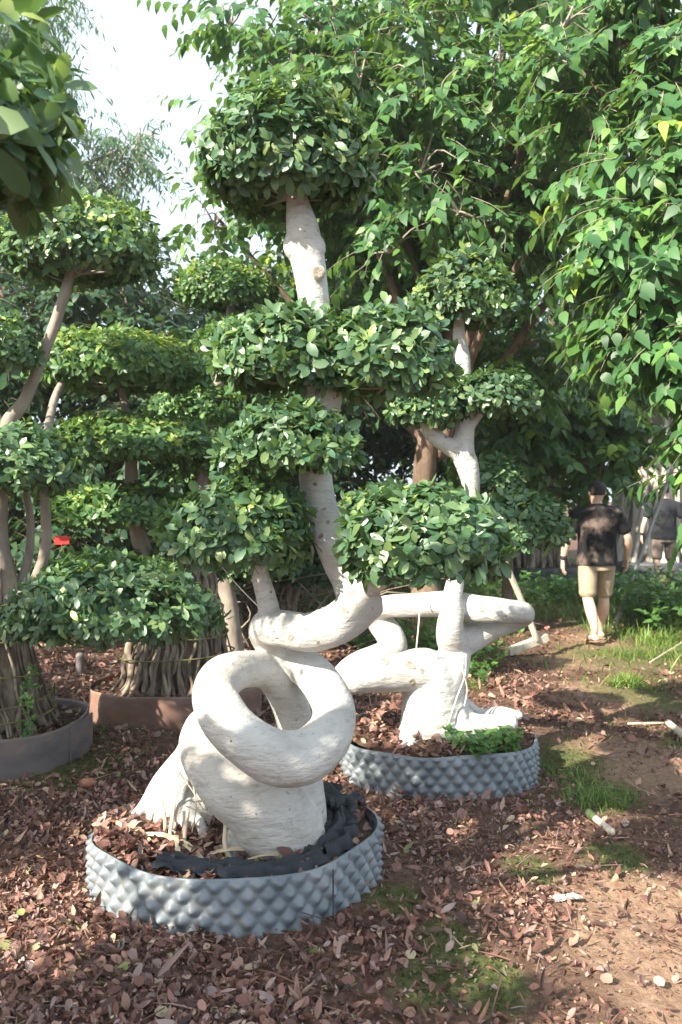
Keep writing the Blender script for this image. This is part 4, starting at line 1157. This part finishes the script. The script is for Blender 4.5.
# leafy weeds
def weed(px, py, Y, r, h, n, seed, label, L=.05, group='leafy weeds', z0=None, parent=None):
    rg = np.random.default_rng(seed)
    cx = (px - 341) / F * Y
    z = float(hgt(np.array(cx), np.array(Y))) if z0 is None else z0
    o = empty('weed', (cx, Y, z), label, 'weed', group)
    st = MB(); lf = MB(); T = []; A = []
    for k in range(n):
        bx, by = cx + rg.normal(0, r * .25), Y + rg.normal(0, r * .25)
        hh = h * rg.uniform(.4, 1.1); e = np.array((bx + rg.normal(0, r * .6), by + rg.normal(0, r * .6), z + hh))
        b = np.array((bx, by, z - .01)); m = (b + e) / 2 + rg.normal(0, .02, 3) + (0, 0, hh * .12)
        sweep(st, [tuple(b) + (.003,), tuple(m) + (.0025,), tuple(e) + (.001,)], 3, 5)
        for t in (.45, .7, 1.0):
            p = b * (1 - t) ** 2 + 2 * m * t * (1 - t) + e * t * t; T.append(p); A.append((rg.normal(0, .3), rg.normal(-.2, .3), 1))
    rosettes(lf, np.array(T), np.array(A, float), 4, L, rg, 'heart', None, (50, 95), .12)
    st.build('stem', M['weed'], o); lf.build('foliage', M['weed'], o)
    return o


weed(478, 752, 4.78, .17, .12, 22, 1, 'broad-leaved green weed over the right front rim of the second planter', .055, z0=.17)
weed(508, 750, 4.85, .10, .11, 12, 2, 'smaller leafy weed by the root end in the second planter', .05, z0=.17)
weed(420, 640, 8.3, .55, .42, 46, 3, 'bright bushy weed seen under the level limb of the second white trunk', .07)
weed(470, 655, 7.6, .35, .30, 26, 4, 'leafy weed right behind the second white trunk', .06)
weed(375, 640, 8.6, .3, .3, 20, 5, 'leafy weed seen between the two white trunks', .06)
for i, (px, Y, r, h, n, lab) in enumerate(((640, 10.6, .5, .55, 60, 'tangled green weed bush right of the walking man'), (672, 10.2, .5, .65, 60, 'taller weed bush in front of the second man'), (610, 12.5, .5, .5, 40, 'weed clump behind the walking man\'s hand'), (520, 12.5, .6, .4, 40, 'weed clump in front of the far dark planter'), (560, 13.0, .5, .35, 30, 'low weed clump left of the walking man\'s legs'))):
    weed(px, 0, Y, r, h, n, 20 + i, lab, .085) if False else weed(px, 600, Y, r, h, n, 20 + i, lab, .085)

# ------------------------------------------------------------------ small things on the ground
def thing(name, mb, mats, label, cat, smooth=True):
    o = mb.build(name, mats, None, smooth); return tag(o, label, cat)


def rod(a, b, r, mat, name, label, cat, sub=6, bend=.0, seg=10):
    a = np.array(a); b = np.array(b); mb = MB(); m = (a + b) / 2 + np.array((bend, 0, bend))
    sweep(mb, [tuple(a) + (r,), tuple(m) + (r * 1.02,), tuple(b) + (r * .95,)], sub, seg, rough=.03)
    return thing(name, mb, mat, label, cat)


def gpt(px, py, up=.0):
    x, y = gp(px, py); return np.array((x, y, float(hgt(np.array(x), np.array(y))) + up))


a = gpt(589, 814, .025); b = gpt(612, 838, .025)
r_ = empty('wooden_peg', tuple(a), 'short pale wooden peg with mossy green end lying on the leaves', 'peg')
mb = MB(); sweep(mb, [tuple(a + (b - a) * .3) + (.017,), tuple(a + (b - a) * .65) + (.0165,), tuple(b) + (.016,)], 4, 12); mb.build('shaft', M['wood'], r_)
mb = MB(); sweep(mb, [tuple(a - (b - a) * .02) + (.021,), tuple(a + (b - a) * .16) + (.021,), tuple(a + (b - a) * .31) + (.0185,)], 4, 12, rough=.06); mb.build('mossy_end', M['moss_skin'], r_)
# flat scrap
c = gpt(566, 901, .02); mb = MB()
outl = [(-.055, .02), (-.03, .026), (0, .012), (.03, .006), (.06, -.016), (.045, -.024), (.01, -.014), (-.03, -.008)]
V = [(c[0] + x, c[1] + y * 1.6, c[2] + .012 * math.sin(x * 40)) for x, y in outl] + [(c[0] + x, c[1] + y * 1.6, c[2] - .004 + .012 * math.sin(x * 40)) for x, y in outl]
k = len(outl); mb.add(V, [tuple(range(k))[::-1], tuple(range(k, 2 * k))] + [(i, (i + 1) % k, k + (i + 1) % k, k + i) for i in range(k)])
thing('bark_scrap', mb, M['card'], 'pale grey flat bark scrap lying on bare soil', 'scrap', False)
rod(gpt(668, 728, .03), gpt(690, 745, .03), .022, M['wood'], 'wood_offcut', 'pale wood offcut lying at the right edge', 'offcut')
rod(gpt(628, 727, .02), gpt(672, 727, .02), .007, M['straw'], 'stick', 'thin straight pale stick lying on the path', 'stick')
rod(gpt(650, 668, .05), gpt(690, 640, .05), .008, M['straw'], 'stick', 'thin bent twig in the grass at the right edge', 'stick')
mb = MB(); c = gpt(88, 789, .02); ball(mb, c, (.05, .035, .028), 10); thing('clay_shard', mb, M['brick'], 'reddish clay shard beside the left-edge planter', 'shard')
mb = MB(); c = W(62, 541, 5.12); V = []
for dx, dz in ((-.04, -.02), (.042, -.016), (.04, .026), (-.038, .03)): V += [(c[0] + dx, c[1] - .01, c[2] + dz), (c[0] + dx, c[1] + .006, c[2] + dz)]
mb.add(V, [(0, 2, 4, 6), (1, 7, 5, 3), (0, 1, 3, 2), (2, 3, 5, 4), (4, 5, 7, 6), (6, 7, 1, 0)])
thing('red_tag', mb, M['tagred'], 'small red plastic tag tied above the low leafy pad', 'tag', False)

# props
bA = gpt(509, 654, .04); bB = gpt(546, 650, .04); bA = np.array(W(508, 652, 8.55)); bB = np.array(W(546, 637, 8.75))
bA[2] = max(bA[2], .05); 
pr = empty('wooden_prop', tuple((bA + bB) / 2), 'wooden prop pole with a flat pale board foot, right of the second white trunk', 'prop')
d = nrm(bB - bA); up = np.array((0, 0, 1.0)); up = nrm(up - d * d.dot(up)); sdv = np.cross(d, up); mb = MB(); V = []
for s in (0, 1):
    for u, v in ((-1, -1), (1, -1), (1, 1), (-1, 1)): V.append((bA, bB)[s] + sdv * .04 * u + up * .032 * v)
mb.add(V, [(3, 2, 1, 0), (4, 5, 6, 7), (0, 1, 5, 4), (1, 2, 6, 5), (2, 3, 7, 6), (3, 0, 4, 7)])
mb.build('board', M['wood'], pr, False)
mb = MB(); sweep(mb, px_tube([(537, 640, 8.66, 3.2), (522, 602, 8.6, 3.2), (505, 562, 8.5, 3.1), (488, 520, 8.4, 3)]), 4, 10); mb.build('pole', M['wood'], pr)
rod(gpt(614, 628, 0), W(672, 470, 10.6), .022, M['steel'], 'prop_pole', 'long thin grey pole leaning right of the walking man', 'pole')
POTH = dict(c=(4.75, 11.2), r=.62, h=.46)
pH = ringwall('planter_ring', 'tall grey planter band cut off by the right edge, behind the weeds', POTH, M['band'], G1, False, seed=8, nv=8, nu=90)
soil(POTH, pH)
rod(W(80, 655, 7.6) * np.array((1, 1, 1)), np.array(((80 - 341) / F * 7.6, 7.6, -.02)), .035, M['band'], 'grey_post', 'short grey post standing in shade beside the tied root bundle', 'post')


# ------------------------------------------------------------------ people
def person(loc, rz, label, shirt, shorts, step, seed, sc=1.0, wide=1.0):
    """figure facing +y (away from the viewer), walking; built at the origin, then placed"""
    root = empty('person', (0, 0, 0), label, 'person')
    b = MB()
    s = step
    HIP = .90
    # leg: side, foot forward offset, heel lift
    legs = [(-1, -s, .03), (1, s, .0)]
    def leg_pts(sd, fy, lift):
        hx = sd * .095
        knee = (sd * .118, fy * .45 + .035, .49 + lift * .4); ank = (sd * .105, fy, .085 + lift)
        return hx, knee, ank
    for sd, fy, lf in legs:
        hx, kn, an = leg_pts(sd, fy, lf)
        mid1 = ((hx + kn[0]) / 2, kn[1] * .5 + .01, (HIP + kn[2]) / 2)
        calf = (kn[0] * .5 + an[0] * .5 + sd * .004, kn[1] * .6 + an[1] * .4 - .03, kn[2] * .62 + an[2] * .38)
        sweep(b, [(hx, 0, HIP, .088), mid1 + (.08,), kn + (.055,), calf + (.058,), (an[0], an[1] - .01, an[2] + .08, .040), an + (.036,)], 5, 14)
        # foot: heel to toes
        dz = lf
        sweep(b, [(an[0], an[1] - .055, .04 + dz * 1.25, .036), (an[0], an[1] + .02, .055 + dz * .9, .042), (an[0] + sd * .008, an[1] + .10, .035 + dz * .35, .040), (an[0] + sd * .012, an[1] + .165, .022 + dz * .05, .024)], 4, 12, flat=.75)
    loft(b, [(0, 0, .84, .14, .10), (0, 0, .92, .165, .115), (0, 0, 1.05, .15, .10), (0, .005, 1.2, .165, .105), (0, .0, 1.34, .185, .11), (0, -.005, 1.43, .15, .085), (0, 0, 1.49, .06, .06)], 24)
    sweep(b, [(-.19, -.005, 1.40, .058), (0, -.01, 1.43, .065), (.19, -.005, 1.40, .058)], 4, 12)
    sweep(b, [(0, -.005, 1.42, .060), (0, .005, 1.50, .053), (0, .015, 1.56, .055)], 3, 14)
    # head
    loft(b, [(0, .03, 1.515, .045, .05), (0, .025, 1.55, .062, .075), (0, .02, 1.61, .074, .092), (0, .012, 1.66, .077, .098), (0, .008, 1.70, .072, .09), (0, .005, 1.73, .045, .055), (0, .005, 1.742, .012, .015)], 20)
    sweep(b, [(0, .105, 1.645, .010), (0, .118, 1.62, .014), (0, .118, 1.605, .016)], 3, 8)
    sweep(b, [(-.02, .105, 1.575, .008), (0, .110, 1.575, .010), (.02, .105, 1.575, .008)], 3, 8)
    for sd in (-1, 1): sweep(b, [(sd * .078, -.005, 1.645, .014), (sd * .086, -.012, 1.625, .016), (sd * .077, .0, 1.595, .010)], 3, 8, flat=.5)
    arms = {}
    for sd, fy in ((-1, -.05), (1, .10)):
        sh = (sd * .212, -.005, 1.385); el = (sd * .318, fy * .3 - .04, 1.125); wr = (sd * .36, fy + .03, .895)
        sweep(b, [sh + (.052,), (sd * .272, fy * .1 - .01, 1.25, .047), el + (.037,), (sd * .342, fy * .6 - .01, 1.03, .039), wr + (.025,)], 5, 12)
        hd = np.array(wr); dn = nrm(np.array((sd * .0, .25 * fy, -1.0)))
        sweep(b, [tuple(hd) + (.025,), tuple(hd + dn * .05) + (.036,), tuple(hd + dn * .09) + (.034,)], 3, 12, flat=.55)
        for k, (ln, off) in enumerate(((.075, .030), (.085, .010), (.078, -.011), (.06, -.030))):
            p = hd + dn * .085 + np.array((0, off, 0)); q = p + dn * ln * .55 + np.array((-sd * .010, .004, 0)); e = p + dn * ln * .95 + np.array((-sd * .032, .006, 0))
            sweep(b, [tuple(p) + (.0092,), tuple(q) + (.0086,), tuple(e) + (.0075,)], 3, 8)
        p = hd + dn * .03 + np.array((0, .028, 0))
        sweep(b, [tuple(p) + (.012,), tuple(p + np.array((-sd * .012, .026, -.03))) + (.0105,), tuple(p + np.array((-sd * .022, .030, -.062))) + (.0085,)], 3, 8)
        arms[sd] = (sh, el, wr)
    fuse(b, 'body', M['skin'], root, .0065, 3, .5)
    # hair
    h = MB()
    loft(h, [(0, -.012, 1.60, .074, .078), (0, -.006, 1.64, .083, .098), (0, .0, 1.69, .084, .106), (0, .0, 1.73, .068, .085), (0, .0, 1.757, .036, .045), (0, 0, 1.765, .01, .012)], 20)
    fuse(h, 'hair', M['hair'], root, .009, 2)
    # shirt: torso plus short sleeves, hem below the waist
    h = MB()
    loft(h, [(0, -.002, .835, .212, .145), (0, 0, .90, .208, .146), (0, 0, 1.05, .196, .135), (0, .003, 1.2, .202, .136), (0, -.002, 1.33, .222, .134), (0, -.006, 1.40, .218, .112), (0, -.006, 1.445, .165, .098), (0, -.002, 1.49, .085, .082)], 28)
    sweep(h, [(-.20, -.005, 1.395, .072), (0, -.01, 1.43, .082), (.20, -.005, 1.395, .072)], 4, 14)
    for sd in (-1, 1):
        sh, el, wr = arms[sd]; A = np.array(sh); E = np.array(el)
        sweep(h, [tuple(A + (E - A) * -.05) + (.074,), tuple(A + (E - A) * .2) + (.074,), tuple(A + (E - A) * .5) + (.068,), tuple(A + (E - A) * .68) + (.066,)], 4, 16)
    rgp = np.random.default_rng(seed)
    for k in range(7):   # soft cloth folds
        x = rgp.uniform(-.13, .13); z = rgp.uniform(.88, 1.2)
        sweep(h, [(x, -.128, z, .008), (x + rgp.normal(0, .04), -.131, z + .08, .012), (x + rgp.normal(0, .06), -.120, z + .17, .006)], 3, 8)
    fuse(h, 'shirt', shirt, root, .010, 4)
    h = MB(); sweep(h, [(.062 * math.cos(t), .062 * math.sin(t) * 1.0 - .002, 1.487 + .012 * math.sin(t + 3.14), .011) for t in np.linspace(0, 6.283, 17)], 2, 8); h.build('collar', shirt, root)
    # shorts to the knee
    h = MB(); loft(h, [(0, 0, .78, .165, .125), (0, 0, .86, .172, .125), (0, 0, .95, .165, .118)], 24)
    for sd, fy, lf in legs:
        hx, kn, an = leg_pts(sd, fy, lf)
        K = np.array(kn); H0 = np.array((hx, 0, HIP))
        sweep(h, [tuple(H0) + (.094,), tuple(H0 + (K - H0) * .45) + (.096,), tuple(H0 + (K - H0) * .80) + (.087,), tuple(H0 + (K - H0) * .93) + (.088,)], 5, 18)
    fuse(h, 'shorts', shorts, root, .010, 4)
    for sd, fy, lf in legs:
        hx, kn, an = leg_pts(sd, fy, lf); h = MB()
        sweep(h, [(an[0], an[1] - .085, .010 + lf * 1.3, .040), (an[0], an[1] + .03, .012 + lf * .6, .042), (an[0] + sd * .01, an[1] + .12, .010 + lf * .2, .047), (an[0] + sd * .01, an[1] + .185, .010, .032)], 4, 14, flat=.25)
        sweep(h, [(an[0] - .05, an[1] + .08, .02 + lf * .4, .012), (an[0], an[1] + .085, .085 + lf * .4, .013), (an[0] + .055, an[1] + .08, .02 + lf * .4, .012)], 4, 8, flat=.5)
        h.build('sandal', M['sandal'], root)
    sh, el, wr = arms[-1]
    h = MB(); wv = np.array(wr) + (np.array(el) - np.array(wr)) * .12
    sweep(h, [tuple(wv + (0, 0, .014)) + (.033,), tuple(wv - (0, 0, .014)) + (.033,)], 2, 14); h.build('watch', M['watch'], root)
    for sd in (-1, 1):
        h = MB(); ball(h, (sd * .03, .094, 1.645), .011, 10); h.build('eye', M['eye'], root)
    root.location = loc; root.rotation_euler.z = rz; root.scale = (sc * wide, sc * wide, sc)
    return root


mx, my = gp(597, 638)
person((mx, my, float(hgt(np.array(mx), np.array(my)))), math.radians(4), 'man in black tie-dyed shirt and khaki shorts walking away along the path', M['shirt'], M['shorts'], .21, 1, .985, 1.08)
sx = (664 - 341) / F * 14.6
person((sx, 14.6, float(hgt(np.array(sx), np.array(14.6)))), math.radians(-8), 'man in plain black shirt and brown shorts half hidden by leaves at right', M['shirt_plain'], M['shorts_grey'], .10, 2, .98)

# ------------------------------------------------------------------ light, world, camera
to_sun = Vector(TO_SUN)
el = math.asin(to_sun.z); az = math.atan2(to_sun.x, to_sun.y)
w = bpy.data.worlds.new('World'); S.world = w; w.use_nodes = True
nt = w.node_tree; nt.nodes.clear()
sky = nt.nodes.new('ShaderNodeTexSky'); sky.sky_type = 'NISHITA'; sky.sun_disc = False
sky.sun_elevation = el; sky.sun_rotation = az; sky.dust_density = 3.0; sky.air_density = 1.0; sky.altitude = 50
bg = nt.nodes.new('ShaderNodeBackground'); bg.inputs[1].default_value = .070
veil = nt.nodes.new('ShaderNodeMix'); veil.data_type = 'RGBA'; veil.inputs['Factor'].default_value = .6
veil.inputs['B'].default_value = (8.4, 9.9, 11.2, 1)   # thin bright cloud over the blue
ow = nt.nodes.new('ShaderNodeOutputWorld')
nt.links.new(sky.outputs[0], veil.inputs['A']); nt.links.new(veil.outputs['Result'], bg.inputs[0]); nt.links.new(bg.outputs[0], ow.inputs[0])
sd = bpy.data.lights.new('sun', 'SUN'); sd.energy = 5.0; sd.angle = math.radians(.6); sd.color = (1, .92, .77)
so = bpy.data.objects.new('sun', sd); COL.objects.link(so); so.location = (-8, -5, 9)
so.rotation_euler = to_sun.to_track_quat('Z', 'Y').to_euler()

cd = bpy.data.cameras.new('camera'); cam = bpy.data.objects.new('camera', cd); COL.objects.link(cam)
cam.location = (0, 0, CAM_H); cam.rotation_euler = (math.pi / 2, 0, 0)
cd.sensor_fit = 'VERTICAL'; cd.sensor_height = 36; cd.lens = 36 * F / 1024; cd.shift_y = -18 / 1024
cd.clip_start = .05; cd.clip_end = 5000
cd.dof.use_dof = True; cd.dof.focus_distance = 3.5; cd.dof.aperture_fstop = 5.0
S.camera = cam
S.view_settings.view_transform = 'Standard'; S.view_settings.look = 'None'; S.view_settings.gamma = 1
S.view_settings.use_curve_mapping = False; S.view_settings.exposure = 1.6
S.render.engine = 'CYCLES'
S.cycles.use_denoising = True
S.cycles.max_bounces = 8; S.cycles.transparent_max_bounces = 8; S.cycles.diffuse_bounces = 4; S.cycles.transmission_bounces = 6
S.cycles.sample_clamp_indirect = 8

# thin haze volume added to lift the shadows, as lens veil does
hz = MB()
hx0, hx1, hy0, hy1, hz0, hz1 = -14.0, 16.0, -6.0, 40.0, -1.5, 13.0
hz.add([(x, y, z) for z in (hz0, hz1) for y in (hy0, hy1) for x in (hx0, hx1)], [(0, 2, 3, 1), (4, 5, 7, 6), (0, 1, 5, 4), (2, 6, 7, 3), (0, 4, 6, 2), (1, 3, 7, 5)])
hm, hnt, hout = new_mat('shadow_lift_haze')
pv = hnt.nodes.new('ShaderNodeVolumePrincipled'); pv.inputs['Density'].default_value = .0012
pv.inputs['Color'].default_value = (.92, .96, 1, 1); pv.inputs['Anisotropy'].default_value = .3
hnt.links.new(pv.outputs[0], hout.inputs['Volume'])
o = hz.build('haze', hm, None, False); o['kind'] = 'stuff'; tag(o, 'thin pale haze volume added between the trees to lift the shadows', 'haze')
S.cycles.volume_bounces = 1
